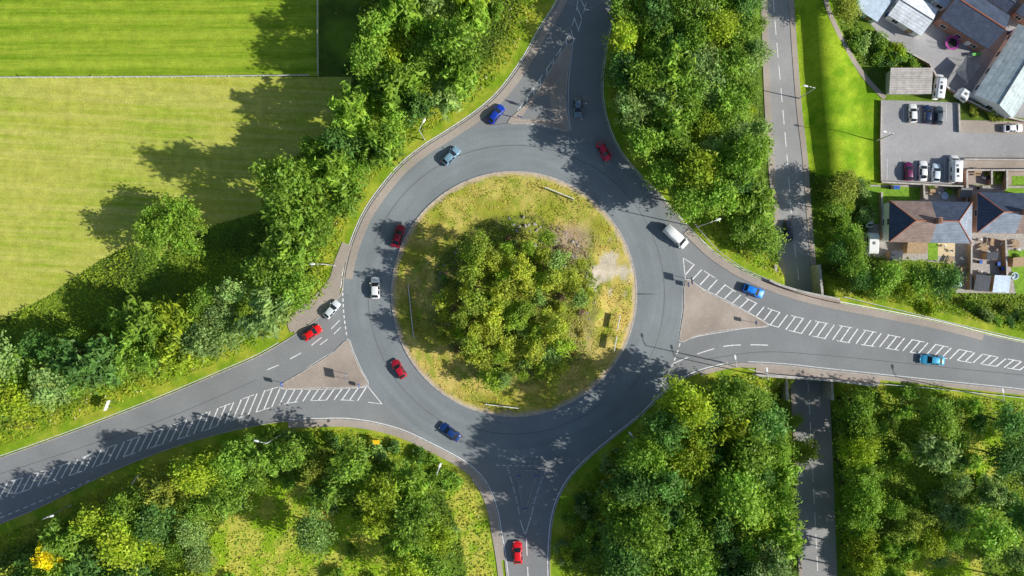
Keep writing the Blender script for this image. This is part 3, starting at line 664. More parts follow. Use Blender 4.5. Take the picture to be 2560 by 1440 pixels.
vanst=[(-2.6,.84,.35,1.1,1.88,.74),(-2.55,.92,.3,1.15,1.97,.80),(-.9,.95,.28,1.2,2.0,.82),(-.8,.95,.28,1.2,2.0,.82),(.55,.95,.28,1.2,2.0,.82),(.65,.95,.28,1.2,1.99,.82),(1.2,.95,.28,1.15,1.92,.76),(1.85,.94,.26,1.1,1.18,.80),(2.35,.90,.26,.95,1.0,.76),(2.55,.8,.3,.7,.74,.66)]
VAN=carparts(vanst,[6],[],[5],.34,(-1.6,1.6),.93)
def mhome():
    st=[(-3.3,1.05,.4,1.5,2.75,.98),(-3.25,1.12,.35,1.5,2.85,1.06),(1.3,1.12,.35,1.5,2.85,1.06),(1.9,1.1,.35,1.5,2.7,1.0),(2.1,1.0,.3,1.3,1.85,.85),(2.6,.98,.3,1.1,1.2,.85),(3.1,.92,.3,.95,1.0,.8),(3.3,.8,.35,.7,.75,.7)]
    nodes=carparts(st,[4],[],[],.34,(-1.8,2.3),1.02)
    t=MB(); t.box(0,0,0,.5,.5,.08); me=t.mesh('roof_vent',M_grey); t=MB(); t.box(0,0,0,1.1,.6,.05); sp=t.mesh('solar_panel',M_glass)
    nodes.append(('roof_vent',me,0,False,(-1.9,0,2.92))); nodes.append(('roof_vent',me,0,False,(.6,.2,2.92))); nodes.append(('solar_panel',sp,0,False,(-.6,.1,2.91)))
    t=MB(); t.box(0,0,0,1.0,.03,.5); sw=t.mesh('side_window',M_glass)
    for x in (-2.2,-.2):
        for s in (1,-1): nodes.append(('side_window',sw,0,False,(x,s*1.12,1.75)))
    return nodes
MH=mhome()
def veh(nodes,px,py,ang,col,label,cat_='car',name='car',z=.05,sc=1.0,group=None):
    kw=dict(label=label,category=cat_)
    if group: kw['group']=group
    e=addobj(name,None,**kw); x,y,_=W(px,py,z+.8); e.location=(x,y,z); e.rotation_euler=(0,0,math.radians(ang)); e.scale=(sc,sc,sc)
    for nd in nodes:
        nm,me=nd[0],nd[1]; o=addobj(nm,me,e)
        if nd[3]: o.color=(*col,1)
        if len(nd)>4: o.location=nd[4]
        if len(nd)>5:
            for n2,m2 in nd[5]: addobj(n2,m2,o)
    return e
DR=(.36,.01,.03); WH=(.95,.95,.95)
veh(HATCH,1240,285,52,(.01,.05,.45),'dark blue hatchback leaving the roundabout',sc=1.06)
veh(HATCH,1127,390,46,(.22,.38,.52),'grey-blue hatchback on the roundabout',sc=1.06)
veh(SEDAN,995,590,72,DR,'dark red saloon car circling the island',sc=1.05)
veh(HATCH,938,720,90,WH,'white hatchback circling the island',sc=1.08)
veh(HATCH,829,774,50,(.75,.8,.85),'silver hatchback waiting at the give-way line')
veh(HATCH,780,832,33,(.9,.01,.01),'bright red hatchback queuing at the roundabout entry')
veh(HATCH,997,923,121,(.5,.01,.03),'dark red hatchback entering the roundabout')
veh(SEDAN,1125,1080,143,(.01,.05,.22),'navy blue saloon car on the roundabout',sc=1.05)
veh(HATCH,1294,1382,92,(.85,.01,.02),'red hatchback on the approach road',sc=1.1)
veh(HATCH,1510,378,-62,(.75,.01,.06),'crimson hatchback approaching the roundabout')
veh(HATCH,1445,268,-90,(.18,.27,.34),'dark grey hatchback waiting beside the splitter island')
veh(VAN,1689,592,-42,(1,1,1),'white panel van on the roundabout','van','van',sc=1.12)
veh(HATCH,1884,727,-22,(.01,.25,.95),'bright blue hatchback leaving the roundabout',sc=1.08)
veh(SEDAN,2331,900,175,(.05,.42,.7),'light blue saloon car on the approach road',sc=1.1)
veh(SEDAN,1972,578,-87,(.02,.035,.05),'black saloon car on the lower road',z=ZL+.06)
g='cars parked in the tarmac car park'; zv=ZV+.06
for x,y,a,c_,l,k in ((2283,283,91,WH,'white hatchback parked in a marked bay',HATCH),(2319,285,90,(.01,.03,.10),'dark navy hatchback parked in a marked bay',HATCH),(2348,288,88,(.06,.09,.12),'dark grey hatchback parked in a marked bay',HATCH),(2533,320,2,WH,'white saloon car parked by the kerb',SEDAN),(2272,428,91,(.14,.01,.08),'purple hatchback parked in a bay',HATCH),(2309,427,88,WH,'white saloon car parked in a bay',SEDAN),(2341,432,86,(.7,.8,.9),'pale silver hatchback parked in a bay',HATCH),(2173,545,95,(.8,.85,.9),'white hatchback parked beside the house',HATCH)):
    veh(k,x,y,a,c_,l,z=zv,name='parked_car',group=g,sc=.95)
veh(MH,2385,423,89,WH,'large white motorhome parked in the car park','motorhome','motorhome',z=zv,sc=.88)
veh(MH,2346,217,82,WH,'white camper van parked beside the garage','camper van','camper_van',z=zv,sc=.82)
def caravan(px,py,ang,L,Wd,lab):
    e=addobj('caravan',None,label=lab,category='caravan'); x,y,_=W(px,py,zv+2); e.location=(x,y,zv); e.rotation_euler=(0,0,math.radians(ang))
    st=[(-L/2,.35,.9),(-L/2+.12,.45,2.2),(-L/2+.5,.45,2.5),(L/2-.6,.45,2.5),(L/2-.15,.45,1.9),(L/2,.5,1.0)]; mb=MB(); vs=[]
    for x,zl,zt in st: vs+=[(x,-Wd/2,zl),(x,-Wd/2,zt-.15),(x,-Wd/2+.15,zt),(x,Wd/2-.15,zt),(x,Wd/2,zt-.15),(x,Wd/2,zl)]
    fs=[(i*6+j,i*6+(j+1)%6,(i+1)*6+(j+1)%6,(i+1)*6+j) for i in range(5) for j in range(6)]+[(0,5,4,3,2,1),(30,31,32,33,34,35)]; mb.add(vs,fs)
    addobj('body',mb.mesh('body',M_white),e)
    mb=MB(); mb.box(0,0,2.54,.6,.5,.08); addobj('roof_vent',mb.mesh('roof_vent',M_grey),e)
    for s in (1,-1):
        mb=MB(); mb.box(.3,s*(Wd/2+.01),1.7,L*.4,.03,.5); addobj('window',mb.mesh('window',M_glass),e)
        mb=MB(); mb.tube((0,s*(Wd/2-.1),.32),(0,s*(Wd/2+.04),.32),.32,.32,14); addobj('wheel',mb.mesh('wheel',M_tyre),e)
    mb=MB(); mb.tube((L/2-.1,0,.5),(L/2+1,0,.45),.05,.05,6); addobj('tow_bar',mb.mesh('tow_bar',M_grey),e)
caravan(2412,236,-35,2.6,1.8,'small white caravan parked beside a wall')
caravan(2183,608,88,4.6,2.2,'white caravan parked beside the house')
# ---------------------------------------------------------------- street lamps & signs
def part(e,name,mb,mat,smooth=False): return addobj(name,mb.mesh(name,mat,smooth),e)
def lamp(px,py,ang,z=0,h=10.5,arm=1.6,label='tall galvanised street lamp beside the road'):
    x,y,_=W(px,py,z); e=addobj('street_lamp',None,label=label,category='street lamp',group='street lamps along the roads'); e.location=(x,y,z); e.rotation_euler=(0,0,math.radians(ang))
    mb=MB(); mb.tube((0,0,-.3),(0,0,1.5),.13,.13,10); mb.tube((0,0,1.5),(0,0,h),.11,.07,10); part(e,'pole',mb,M_steel,True)
    mb=MB(); mb.tube((0,0,h-.05),(arm*.5,0,h+.2),.07,.06,8); mb.tube((arm*.5,0,h+.2),(arm,0,h+.25),.06,.055,8); part(e,'arm',mb,M_steel,True)
    mb=MB(); vs=[]
    for xx,w,zz_ in ((arm-.1,.1,.04),(arm+.15,.2,.1),(arm+.65,.22,.1),(arm+.95,.1,.04)): vs+=[(xx,-w,h+.22),(xx,-w*.7,h+.22+zz_),(xx,w*.7,h+.22+zz_),(xx,w,h+.22)]
    mb.add(vs,[(i*4+j,i*4+(j+1)%4,(i+1)*4+(j+1)%4,(i+1)*4+j) for i in range(3) for j in range(4)]+[(0,3,2,1),(12,13,14,15)]); part(e,'lamp_head',mb,M_white)
for a in ((1062,350,60),(838,664,180),(706,1084,165),(1103,1158,70),(1573,1080,130),(1740,568,20),(1526,190,0),(1806,906,100),(2432,984,100),(180,1262,20),(1880,935,100)): lamp(*a)
lamp(1998,246,170,ZL+.05,9); lamp(2190,352,170,ZV,8); lamp(2095,1082,180,ZL+.5,8)
def sign(px,py,ang,w,h,zb,mat,z=.16,label='road sign on posts facing the traffic',name='road_sign'):
    x,y,_=W(px,py,z); e=addobj(name,None,label=label,category='road sign'); e.location=(x,y,z); e.rotation_euler=(0,0,math.radians(ang))
    ps=(-w*.3,w*.3) if w>1.1 else (0,)
    for p in ps:
        mb=MB(); mb.tube((0,p,-.1),(0,p,zb+h),.045,.045,8); part(e,'post',mb,M_steel,True)
    mb=MB(); mb.box(.07,0,zb+h/2,.04,w,h); part(e,'panel',mb,mat)
    mb=MB()
    mb.add([(.094,-w/2+.04,zb+.04),(.094,w/2-.04,zb+.04),(.094,w/2-.04,zb+.09),(.094,-w/2+.04,zb+.09)],[(0,1,2,3)])
    mb.add([(.094,-w/2+.04,zb+h-.09),(.094,w/2-.04,zb+h-.09),(.094,w/2-.04,zb+h-.04),(.094,-w/2+.04,zb+h-.04)],[(0,1,2,3)])
    mb.add([(.094,-.06,zb+.2*h),(.094,.06,zb+.2*h),(.094,.06,zb+.6*h),(.094,-.06,zb+.6*h)],[(0,1,2,3)]); mb.add([(.094,-w*.16,zb+.6*h),(.094,w*.16,zb+.6*h),(.094,0,zb+.82*h)],[(0,1,2)])
    part(e,'legend',mb,M_upvc)
for a in ((1330,268,60,1.8,1.3,1.9,M_grey),(1298,296,70,1.0,1.2,.9,M_blue),(1722,702,10,1.5,1.3,2.0,M_grey),(1718,712,10,.9,1.0,.5,M_blue),(1882,806,5,.8,1.0,1.6,M_blue),(712,958,200,.9,1.1,1.6,M_blue),(872,942,190,1.9,1.3,2.0,M_grey),(900,962,190,.8,.9,.6,M_blue),(1341,1183,270,.9,1.0,1.2,M_blue),(1312,1264,270,.9,1.0,1.4,M_blue),(1297,1185,270,.9,1.0,.6,M_blue)): sign(*a)
sign(282,1010,160,2.2,1.4,1.6,M_upvc,0.0,'large sign board on posts in the verge'); sign(350,1192,-30,2.2,1.4,1.6,M_upvc,0.0,'large sign board on posts in the verge')
def chevron(px,py,ang,L,h,z=.25,raise_=.4):
    x,y,_=W(px,py,z); e=addobj('chevron_sign',None,label='long black and white chevron board on posts',category='chevron sign',group='chevron signs on the roundabout'); e.location=(x,y,z); e.rotation_euler=(0,0,math.radians(ang))
    mb=MB(); mb.box(0,0,raise_+h/2,.06,L,h); part(e,'board',mb,M_black)
    mb=MB(); mb.box(0,0,raise_+h+.03,.14,L,.05); part(e,'top_rail',mb,M_white)
    k=int(L/1.0); mb=MB()
    for i in range(k):
        y0=-L/2+.25+i*(L-.3)/k; m=raise_+h/2
        for s in (1,-1): mb.add([(.034,y0,m+s*h*.42),(.034,y0+.35,m+s*h*.42),(.034,y0+.7,m),(.034,y0+.35,m)],[(0,1,2,3)])
    part(e,'chevron',mb,M_upvc)
    for i in range(int(L/2.5)+1):
        mb=MB(); yy=-L/2+.2+i*(L-.4)/int(L/2.5); mb.tube((-.08,yy,-.4),(-.08,yy,raise_+h),.05,.05,8); mb.tube((-.08,yy,raise_+h*.8),(-.9,yy,-.2),.03,.03,6); part(e,'post',mb,M_steel)
chevron(1028,778,186,11,.5,raise_=.15); chevron(1398,484,68,6.5,.7,raise_=.3); chevron(1255,1014,263,7,.7,raise_=.3); chevron(1536,858,-10,3.0,.8,raise_=1.1); chevron(1544,806,-10,3.0,.8,raise_=1.1)
x,y,_=W(944,1100); e=addobj('speed_camera',None,label='yellow box on a grey post beside the footway',category='speed camera'); e.location=(x,y,0)
mb=MB(); mb.tube((0,0,-.2),(0,0,1.6),.2,.2,12); part(e,'post',mb,M_grey)
mb=MB(); vs=[(-.7,-.5,1.6),(.7,-.5,1.6),(.7,.5,1.6),(-.7,.5,1.6),(-.62,-.44,2.5),(.62,-.44,2.5),(.62,.44,2.5),(-.62,.44,2.5)]; mb.add(vs,[(3,2,1,0),(4,5,6,7),(0,1,5,4),(1,2,6,5),(2,3,7,6),(3,0,4,7)]); part(e,'housing',mb,M_yellow)
mb=MB(); mb.box(0,.51,2.0,.7,.06,.4); part(e,'lens_window',mb,M_glass)
# ---------------------------------------------------------------- fences, walls, bridge
def fence(pts,z,h,gap,mat,label,name='fence',rails=2,rr_=.04):
    e=addobj(name,None,label=label,category=name.replace('_',' ')); R=resamp(pts,gap*12)
    Q=[W(p[0],p[1],z) for p in R]
    pm=MB(); pm.tube((0,0,-.2),(0,0,h),rr_*1.2,rr_*1.2,6); me=pm.mesh('post',mat)
    for q in Q[:100]: o=addobj('post',me,e); o.location=q
    for k in range(rails):
        mb=MB(); zz_=h*(1-k*.45)-.03
        for a,b in zip(Q[:-1],Q[1:]): mb.tube((a[0],a[1],a[2]+zz_),(b[0],b[1],b[2]+zz_),rr_,rr_,6)
        addobj('rail',mb.mesh('rail',mat),e)
fence([(-60,196),(400,194),(797,190)],.01,1.1,2.4,M_fence,'white post-and-rail fence around the pitch',rr_=.07)
fence([(797,190),(796,100),(796,-60)],.01,1.1,2.4,M_fence,'white post-and-rail fence around the pitch',rr_=.065)
fence([(1735,560),(1790,625),(1850,668),(1930,705)],.14,1.0,2,M_steel,'galvanised guard rail beside the footway','guard_rail')
fence([(2105,742),(2230,772),(2380,808),(2560,850),(2640,868)],.05,1.0,2,M_white,'white railing along the embankment','railing',rr_=.05)
fence([(2190,958),(2350,972),(2640,1003)],.05,1.0,2,M_white,'white railing along the embankment','railing',rr_=.05)
fence([(1870,922),(1920,935),(2000,942)],.05,1.0,2,M_white,'white railing beside the bridge','railing',rr_=.05)
def wall(pts,z,h,w,mat,label,name='wall'):
    mb=MB(); ribbon(mb,pts,w,z+h,h=h+.3); m2=MB(); ribbon(m2,pts,w+.1,z+h+.06,h=.055)
    e=addobj(name,None,label=label,category='wall'); addobj('wall_face',mb.mesh(name,mat),e); addobj('coping',m2.mesh('coping',M_conc),e)
wall(cat([(1925,700),(1950,712),(2010,730),(2100,748)],5),0,1.0,.35,M_conc,'concrete bridge parapet beside the road','parapet')
wall(cat([(1890,938),(1975,944),(2090,952),(2195,966)],5),0,1.0,.35,M_conc,'concrete bridge parapet beside the road','parapet')
sheet('bridge_deck',[(1918,704),(1950,716),(2010,734),(2110,754),(2200,775),(2200,955),(2090,950),(1975,942),(1890,936),(1880,800)],-.03,M_conc,'concrete bridge deck over the lower road',.8)
mb=MB(); ribbon(mb,cat([(1905,698),(1960,722),(2010,737),(2100,757)],4),1.1,.15,h=.15); ribbon(mb,cat([(1890,925),(1975,930),(2090,940),(2200,955)],4),1.4,.135,h=.13); structure('pavement',mb.mesh('pavement',M_isl),'footway across the bridge')
for L_ in (LOWL,LOWR):
    s=-1 if L_ is LOWL else 1
    P=[(interp_line(L_,t)+np.array([s*8,0])) for t in np.linspace(.46,.66,8)]
    mb=MB(); ribbon(mb,[tuple(p) for p in P],.5,-.85,h=4.9); e=addobj('bridge_abutment',mb.mesh('bridge_abutment',M_conc),label='concrete bridge abutment beside the lower road',category='bridge abutment')
# ---------------------------------------------------------------- village
sheet('yard',YARD,ZV+.03,M_yard,'grey tarmac yard behind the buildings'); sheet('car_park',PARK,ZV+.035,M_yard,'grey tarmac car park'); sheet('pavement',PARKB,ZV+.045,M_pave,'paler tarmac strip beside the car park')
sheet('yard',[(2412,393),(2640,393),(2640,462),(2412,462)],ZV+.03,M_pave,'tarmac lane behind the houses')
M_lawn=simple('lawn',(.20,.37,.03),.9,.35,2,bp=.5); M_patio=simple('patio_slabs',(.44,.41,.38),.85,.3,3); M_deck=simple('pale_decking',(.7,.56,.36),.8,.2,5)
sheet('garden_ground',[(2150,462),(2640,465),(2640,735),(2390,732),(2385,660),(2150,640)],ZV+.022,M_patio,'mixed paving behind the houses')
for p,m,l in (([(2152,466),(2300,468),(2300,500),(2215,505),(2215,560),(2152,560)],M_lawn,'green lawn beside the house'),([(2512,470),(2640,470),(2640,486),(2512,486)],M_lawn,'small green lawn behind houses'),([(2320,605),(2345,605),(2345,650),(2320,650)],M_lawn,'narrow lawn strip by decking'),([(2345,606),(2388,606),(2388,640),(2345,640)],M_deck,'pale timber garden deck'),([(2520,625),(2560,625),(2640,735),(2540,735)],M_lawn,'green back garden lawn'),([(2440,600),(2510,600),(2510,625),(2440,625)],M_pave,'stone slab garden patio')):
    sheet('garden_ground',p,ZV+.045,m,l)
for p in ([(2485,425),(2512,425),(2512,460),(2485,460)],[(2530,440),(2640,440),(2640,462),(2530,462)]): sheet('garden_ground',p,ZV+.05,M_lawn,'small lawn behind a wall')
mb=MB()
for x in (2258,2298,2335,2366): ribbon(mb,[(x,262),(x+1,305)],.08,ZV+.055)
for x in (2218,2250,2290,2325,2362,2408): ribbon(mb,[(x,398),(x,448)],.08,ZV+.055)
structure('bay_line',mb.mesh('bay_line',M_paint),'white painted parking bay lines')
def building(px,py,L,Wd,ang,eave,ridge,roofm,wallm,label,hip=0,name='house',chim=1,z=ZV,cat_='house',over=.35,mono=False):
    x,y,_=W(px,py,z+eave); e=addobj(name,None,label=label,category=cat_); e.location=(x,y,z); e.rotation_euler=(0,0,math.radians(ang))
    l,w=L/2,Wd/2; wm=MB(); wl,ww=l-over,w-over
    zr=eave+(ridge-eave)*(ww/w) - .08
    if mono: wm.add([(-wl,-ww,-.2),(wl,-ww,-.2),(wl,ww,-.2),(-wl,ww,-.2),(-wl,-ww,eave-.1),(wl,-ww,eave-.1),(wl,ww,ridge-.12),(-wl,ww,ridge-.12)],[(0,1,5,4),(1,2,6,5),(2,3,7,6),(3,0,4,7)])
    elif hip: wm.add([(-wl,-ww,-.2),(wl,-ww,-.2),(wl,ww,-.2),(-wl,ww,-.2),(-wl,-ww,eave),(wl,-ww,eave),(wl,ww,eave),(-wl,ww,eave)],[(0,1,5,4),(1,2,6,5),(2,3,7,6),(3,0,4,7)])
    else: wm.add([(-wl,-ww,-.2),(wl,-ww,-.2),(wl,ww,-.2),(-wl,ww,-.2),(-wl,-ww,eave),(wl,-ww,eave),(wl,ww,eave),(-wl,ww,eave),(-wl,0,zr),(wl,0,zr)],[(0,1,5,4),(1,2,6,9,5),(2,3,7,6),(3,0,4,8,7)])
    part(e,'wall',wm,wallm)
    rm=MB(); ez=eave-.05
    mats=roofm if isinstance(roofm,list) else [roofm]*6
    if len(mats)==4: mats=mats+[mats[2],mats[3]]
    if mono:
        rm.add([(-l,-w,ez),(l,-w,ez),(l,w,ridge),(-l,w,ridge),(-l,-w,ez-.1),(l,-w,ez-.1),(l,w,ridge-.1),(-l,w,ridge-.1)],[(0,1,2,3),(7,6,5,4),(0,4,5,1),(1,5,6,2),(2,6,7,3),(3,7,4,0)])
    else:
        rl=l-hip
        for k in range(2):
            a,b=(-l,0) if k==0 else (0,l); ra,rb=(-rl,0) if k==0 else (0,rl)
            rm.add([(a,-w,ez),(b,-w,ez),(rb,0,ridge),(ra,0,ridge)],[(0,1,2,3)],k); rm.add([(b,w,ez),(a,w,ez),(ra,0,ridge),(rb,0,ridge)],[(0,1,2,3)],2+k)
        if hip: rm.add([(-l,w,ez),(-l,-w,ez),(-rl,0,ridge)],[(0,1,2)],4); rm.add([(l,-w,ez),(l,w,ez),(rl,0,ridge)],[(0,1,2)],5)
        rm.add([(-l,-w,ez-.14),(l,-w,ez-.14),(l,w,ez-.14),(-l,w,ez-.14),(-l,-w,ez),(l,-w,ez),(l,w,ez),(-l,w,ez)],[(0,1,5,4),(2,3,7,6)]+([(1,2,6,5),(3,0,4,7)] if hip else []),0)
    part(e,'roof',rm,mats)
    if not mono:
        mb=MB(); mb.tube((-rl,0,ridge+.02),(rl,0,ridge+.02),.12,.12,6)
        if hip:
            for sx in (1,-1):
                for sy in (1,-1): mb.tube((sx*rl,0,ridge),(sx*l,sy*w,ez+.03),.1,.1,6)
        part(e,'ridge',mb,M_ridge if name=='house' else M_grey)
    for k in range(chim):
        mb=MB(); mb.box(0,.0,ridge+.2,.7,1.2,2.0); mb.box(0,0,ridge+1.22,.85,1.35,.12)
        for q in (-.35,0,.35): mb.tube((0,q,ridge+1.28),(0,q,ridge+1.6),.12,.1,8)
        part(e,'chimney',mb,M_brick)
    if name!='garage' and eave>2:
        mp=MB(); mp.box(0,0,0,1.2,.04,1.1); pane=mp.mesh('pane',M_glass); mf=MB()
        mf.box(0,0,.6,1.36,.07,.08); mf.box(0,0,-.6,1.36,.07,.08); mf.box(.64,0,0,.08,.07,1.12); mf.box(-.64,0,0,.08,.07,1.12); mf.box(0,.025,0,.05,.03,1.12); fr=mf.mesh('frame',M_upvc)
        nx_=max(2,int(L/4)); rows=[1.4]+([4.0] if eave>4.5 else [])
        for sy in (1,-1):
            for i in range(nx_):
                for zz_ in rows:
                    wn=addobj('window',None,e); wn.location=(-wl+(i+.5)*2*wl/nx_,sy*(ww+.01),zz_)
                    if sy<0: wn.rotation_euler=(0,0,math.pi)
                    addobj('pane',pane,wn); addobj('frame',fr,wn)
        for zz_ in rows:
            wn=addobj('window',None,e); wn.location=(-wl-.01,0,zz_); wn.rotation_euler=(0,0,math.pi/2); addobj('pane',pane,wn); addobj('frame',fr,wn)
    mb=MB(); mb.box(wl*.45,-ww-.03,1.0,.95,.06,2.0); part(e,'door',mb,M_upvc if name=='house' else M_wood)
    return e
building(2327,555,17.2,8.6,-1,5.0,7.6,[M_tile,M_slate_sunlit,M_tile,M_slate,M_slate,M_slate_sunlit],M_render,'semi-detached white house with hipped slate and brown roof',hip=4.2,chim=1)  # sunlight painted by slope: pale slate south and east, dark slate turned away
building(2540,533,16,8.4,-1,5.0,7.5,[M_slate_sunlit,M_tile,M_slate,M_slate],M_brick,'semi-detached brick house with hipped slate roof',hip=4.0,chim=1)  # pale slate paints sunlight into the south slope, dark slate on the north
building(2283,30,8.2,6.6,-32,2.8,4.2,M_wroof,M_render,'outbuilding with white sheet roof',name='outbuilding',chim=0,cat_='building')
building(2438,42,12.0,8.4,-33,4.0,6.2,M_slate,M_brick,'building with dark slate pitched roof',name='house',chim=0)
building(2276,203,8.9,5.3,0,2.4,3.1,M_corr,M_conc,'block garage with corrugated sheet roof',name='garage',chim=0,cat_='garage',mono=True)
building(2540,178,17.5,9.5,58,3.2,5.0,M_corr2,M_render,'long building with grey sheet roof',name='workshop',chim=0,cat_='building')
building(2505,-5,5,4,-33,2.6,3.8,M_slate,M_brick,'small brick outbuilding with slate roof',name='outbuilding',chim=0,cat_='building')
building(2370,-10,5,4,57,2.6,3.2,M_ltarp,M_render,'outbuilding with pale blue sheet roof',name='outbuilding',chim=0,cat_='building',mono=True)
building(2585,25,6,5,-33,3,4.4,M_slate,M_brick,'brick outbuilding with slate roof',name='outbuilding',chim=0,cat_='building')
building(2180,10,6,5,-33,2.6,3.2,M_ltarp,M_render,'outbuilding with pale blue roof',name='outbuilding',chim=0,cat_='building',mono=True)
for a in ((2292,620,4.2,2.4,0,M_wood,'timber shed with weathered felt roof'),(2455,708,3.2,3.4,-5,M_tarp,'dark felt-roofed garden shed'),(2503,710,3.4,3.6,-3,M_ltarp,'garden shed with pale blue roof'),(2390,705,2.2,2.2,10,M_ltarp,'small garden shed with pale roof'),(2480,640,2.4,1.6,0,M_tarp,'low dark storage shed'),(2415,482,2.4,2.0,0,M_grey,'small grey garden shed'),(2545,655,2.4,2.0,5,M_wood,'small timber garden shed'),(2240,640,2.6,2.2,0,M_tarp,'dark garden shed beneath a tree')):
    building(a[0],a[1],a[2],a[3],a[4],2.0,2.5,a[5],M_wood,a[6],name='garden_shed',chim=0,cat_='garden shed',mono=True,over=.12)
for pts,h,m,l in (([(2205,250),(2203,350),(2205,455)],.7,M_brick,'low brick wall beside the car park'),([(2205,455),(2300,460),(2412,466)],1.2,M_brick,'brick garden wall behind the car park'),([(2325,158),(2350,205),(2420,250),(2490,285),(2560,302),(2640,310)],1.0,M_brick,'red brick wall along the yard'),([(2398,258),(2400,330)],.6,M_conc,'low concrete wall in the car park'),([(2418,425),(2418,600)],1.5,M_brick,'brick wall between gardens'),([(2430,605),(2428,725)],1.6,M_wood,'timber fence between gardens'),([(2515,600),(2520,725)],1.6,M_wood,'timber fence between gardens'),([(2310,462),(2312,500)],1.5,M_wood,'timber fence panel by lawn'),([(2480,425),(2480,465)],1.5,M_brick,'brick garden wall by lawn'),([(2518,425),(2518,480)],1.5,M_wood,'timber fence between gardens'),([(2190,75),(2245,115),(2325,158)],1,M_brick,'brick wall beside the hedge'),([(2412,398),(2640,400)],1.2,M_conc,'concrete block wall by the lane'),([(2205,480),(2207,600)],1.4,M_wood,'timber fence beside the house'),([(2418,425),(2640,425)],1.4,M_brick,'brick garden wall along the lane')):
    wall(resamp(pts,12) if len(pts)==2 else pts,ZV,h,.25,m,l,'garden_wall')
x,y,_=W(2381,107,ZV+.9); e=addobj('trampoline',None,label='round trampoline with purple safety pad',category='trampoline'); e.location=(x,y,ZV)
mb=MB(); n=28; vs=[(math.cos(2*math.pi*i/n)*r,math.sin(2*math.pi*i/n)*r,.9) for r in (1.05,1.5) for i in range(n)]; mb.add(vs,[(i,n+i,n+(i+1)%n,(i+1)%n) for i in range(n)]); part(e,'pad',mb,M_purple)
mb=MB(); mb.add(vs[:n],[tuple(range(n))]); part(e,'mat',mb,M_black)
for i in range(6):
    a=i*math.pi/3; mb=MB(); mb.tube((1.5*math.cos(a),1.5*math.sin(a),0),(1.5*math.cos(a),1.5*math.sin(a),2.4),.04,.04,6); part(e,'pole',mb,M_purple)
def clutter(px,py,kind,ang=0):
    x,y,_=W(px,py,ZV)
    if kind=='table':
        e=addobj('picnic_table',None,label='garden picnic table on paving',category='table'); e.location=(x,y,ZV+.05); e.rotation_euler=(0,0,math.radians(ang))
        mb=MB(); mb.box(0,0,.74,1.6,.75,.05); part(e,'table_top',mb,M_wood)
        for s in (1,-1):
            mb=MB(); mb.box(0,s*.7,.45,1.6,.28,.05); part(e,'bench',mb,M_wood)
            mb=MB(); mb.tube((s*.6,-.7,0),(s*.6,0,.72),.04,.04,6); mb.tube((s*.6,.7,0),(s*.6,0,.72),.04,.04,6); part(e,'leg',mb,M_wood)
    elif kind=='slide':
        e=addobj('garden_slide',None,label='green plastic slide in the yard',category='slide'); e.location=(x,y,ZV+.05); e.rotation_euler=(0,0,math.radians(ang))
        mb=MB(); mb.add([(-1.2,-.3,1.1),(-1.2,.3,1.1),(1.2,.3,.2),(1.2,-.3,.2),(-1.2,-.3,1.3),(1.2,-.3,.4),(-1.2,.3,1.3),(1.2,.3,.4)],[(0,3,2,1),(0,4,5,3),(1,2,7,6)]); part(e,'chute',mb,M_lime)
        mb=MB()
        for s in (-.3,.3): mb.tube((-1.7,s,0),(-1.2,s,1.2),.04,.04,6)
        for k in range(4): mb.tube((-1.6+k*.11,-.3,.25+k*.27),(-1.6+k*.11,.3,.25+k*.27),.03,.03,6)
        part(e,'ladder',mb,M_steel)
    elif kind=='bin':
        e=addobj('wheelie_bin',None,label='wheeled rubbish bin beside a wall',category='bin',group='wheeled bins'); e.location=(x,y,ZV+.05); e.rotation_euler=(0,0,math.radians(ang))
        mb=MB(); mb.add([(-.24,-.28,.05),(.24,-.28,.05),(.24,.28,.05),(-.24,.28,.05),(-.29,-.36,1.0),(.29,-.36,1.0),(.29,.36,1.0),(-.29,.36,1.0)],[(0,1,5,4),(1,2,6,5),(2,3,7,6),(3,0,4,7),(3,2,1,0)]); part(e,'body',mb,M_black)
        mb=MB(); mb.box(0,0,1.04,.62,.78,.06); part(e,'lid',mb,random.choice([M_lime,M_blue,M_black]))
    elif kind=='pool':
        e=addobj('paddling_pool',None,label='round pale paddling pool on paving',category='paddling pool'); e.location=(x,y,ZV+.05)
        mb=MB(); n=20; vs=[(math.cos(2*math.pi*i/n)*r,math.sin(2*math.pi*i/n)*r,z_) for r,z_ in ((.75,0),(.78,.35),(.62,.35),(.62,.1)) for i in range(n)]
        mb.add(vs,[(k*n+i,k*n+(i+1)%n,(k+1)*n+(i+1)%n,(k+1)*n+i) for k in range(3) for i in range(n)]+[tuple(3*n+i for i in range(n))]); part(e,'rim',mb,M_ltarp)
    elif kind=='chair':
        e=addobj('garden_chair',None,label='white plastic garden chair on the patio',category='chair',group='garden chairs'); e.location=(x,y,ZV+.05); e.rotation_euler=(0,0,math.radians(ang))
        mb=MB(); mb.box(0,0,.43,.5,.5,.05); part(e,'seat',mb,M_upvc); mb=MB(); mb.box(-.24,0,.7,.05,.5,.5); part(e,'backrest',mb,M_upvc)
        for sx in (-.2,.2):
            for sy in (-.2,.2): mb=MB(); mb.tube((sx,sy,0),(sx,sy,.41),.025,.025,6); part(e,'leg',mb,M_upvc)
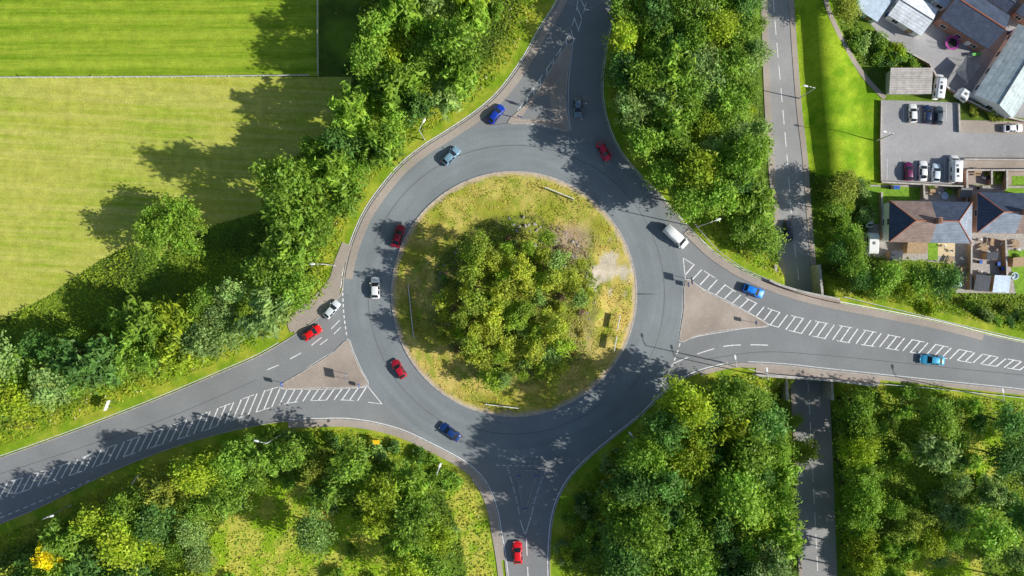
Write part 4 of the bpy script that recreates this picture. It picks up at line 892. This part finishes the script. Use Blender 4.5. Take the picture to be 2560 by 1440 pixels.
for a in ((2438,138,'slide',10),(2455,620,'table',20),(2475,605,'table',80),(2535,610,'table',5),(2370,650,'table',60),(2490,660,'bin',0),(2500,672,'bin',20),(2445,655,'bin',0),(2225,470,'bin',0),(2232,470,'bin',0),(2240,470,'bin',0),(2445,470,'bin',9),(2360,490,'pool',0),(2330,478,'table',0),(2405,670,'table',30),(2530,95,'bin',0),(2520,85,'bin',30),(2465,445,'bin',0),(2215,40,'bin',0),(2440,430,'table',0),(2450,600,'chair',40),(2470,632,'chair',140),(2500,610,'chair',200),(2490,625,'chair',10),(2545,625,'chair',90),(2360,615,'chair',30),(2375,628,'chair',200),(2400,645,'chair',80),(2450,680,'chair',10),(2345,483,'chair',60),(2455,445,'chair',150),(2500,690,'chair',220),(2400,690,'bin',0),(2470,690,'bin',0),(2535,690,'pool',0)): clutter(a[0],a[1],a[2],a[3])
x,y,_=W(2415,175,ZV+2); e=addobj('shade_sail',None,label='dark shade canopy on poles in the yard',category='canopy'); e.location=(x,y,ZV)
mb=MB(); mb.add([(-2.6,-.5,2.4),(.3,-2.8,2.2),(2.8,.8,2.5),(.2,2.6,2.1),(0,0,2.0)],[(0,1,4),(1,2,4),(2,3,4),(3,0,4)]); part(e,'sail',mb,M_tarp)
for p in ((-2.6,-.5,2.4),(.3,-2.8,2.2),(2.8,.8,2.5),(.2,2.6,2.1)): mb=MB(); mb.tube((p[0],p[1],0),p,.05,.05,6); part(e,'pole',mb,M_steel)
for x,y in ((2450,255),(2470,272),(2440,285),(2500,290),(2530,292),(2480,285),(2430,270)): bush(x,y,random.uniform(.7,1.2),tintf('olive'),'ornamental garden bush behind the wall','garden bushes')
for x,y in ((2160,480),(2170,500),(2330,470),(2375,478),(2395,480),(2470,435),(2500,440),(2545,640),(2530,690),(2480,435)): bush(x,y,random.uniform(.5,.9),tintf('mid'),'small garden bush by a wall','garden bushes')
# ---------------------------------------------------------------- light, sky, camera
az=math.atan2(-43,195); el=math.radians(32.5)
sd=Vector((math.cos(az)*math.cos(el),math.sin(az)*math.cos(el),math.sin(el)))
sl=bpy.data.lights.new('sun','SUN'); sl.energy=5.0; sl.angle=math.radians(.7); sl.color=(1,.965,.88); so=bpy.data.objects.new('sun',sl); COL.objects.link(so); so.rotation_euler=sd.to_track_quat('Z','Y').to_euler(); so.location=(60,-10,80)
w=bpy.data.worlds.new('World'); scene.world=w; w.use_nodes=True; t=w.node_tree; sky=t.nodes.new('ShaderNodeTexSky'); sky.sky_type='NISHITA'; sky.sun_disc=False; sky.sun_elevation=el; sky.sun_rotation=math.atan2(sd.x,sd.y)
t.links.new(sky.outputs[0],t.nodes['Background'].inputs[0]); t.nodes['Background'].inputs[1].default_value=.1
cam=bpy.data.cameras.new('camera'); cam.lens=28.01; cam.sensor_width=36; cam.clip_end=6000; co=bpy.data.objects.new('camera',cam); COL.objects.link(co); co.location=(0,0,H); co.rotation_euler=(0,0,0); scene.camera=co
scene.view_settings.view_transform='Standard'; scene.view_settings.look='None'; scene.view_settings.exposure=0
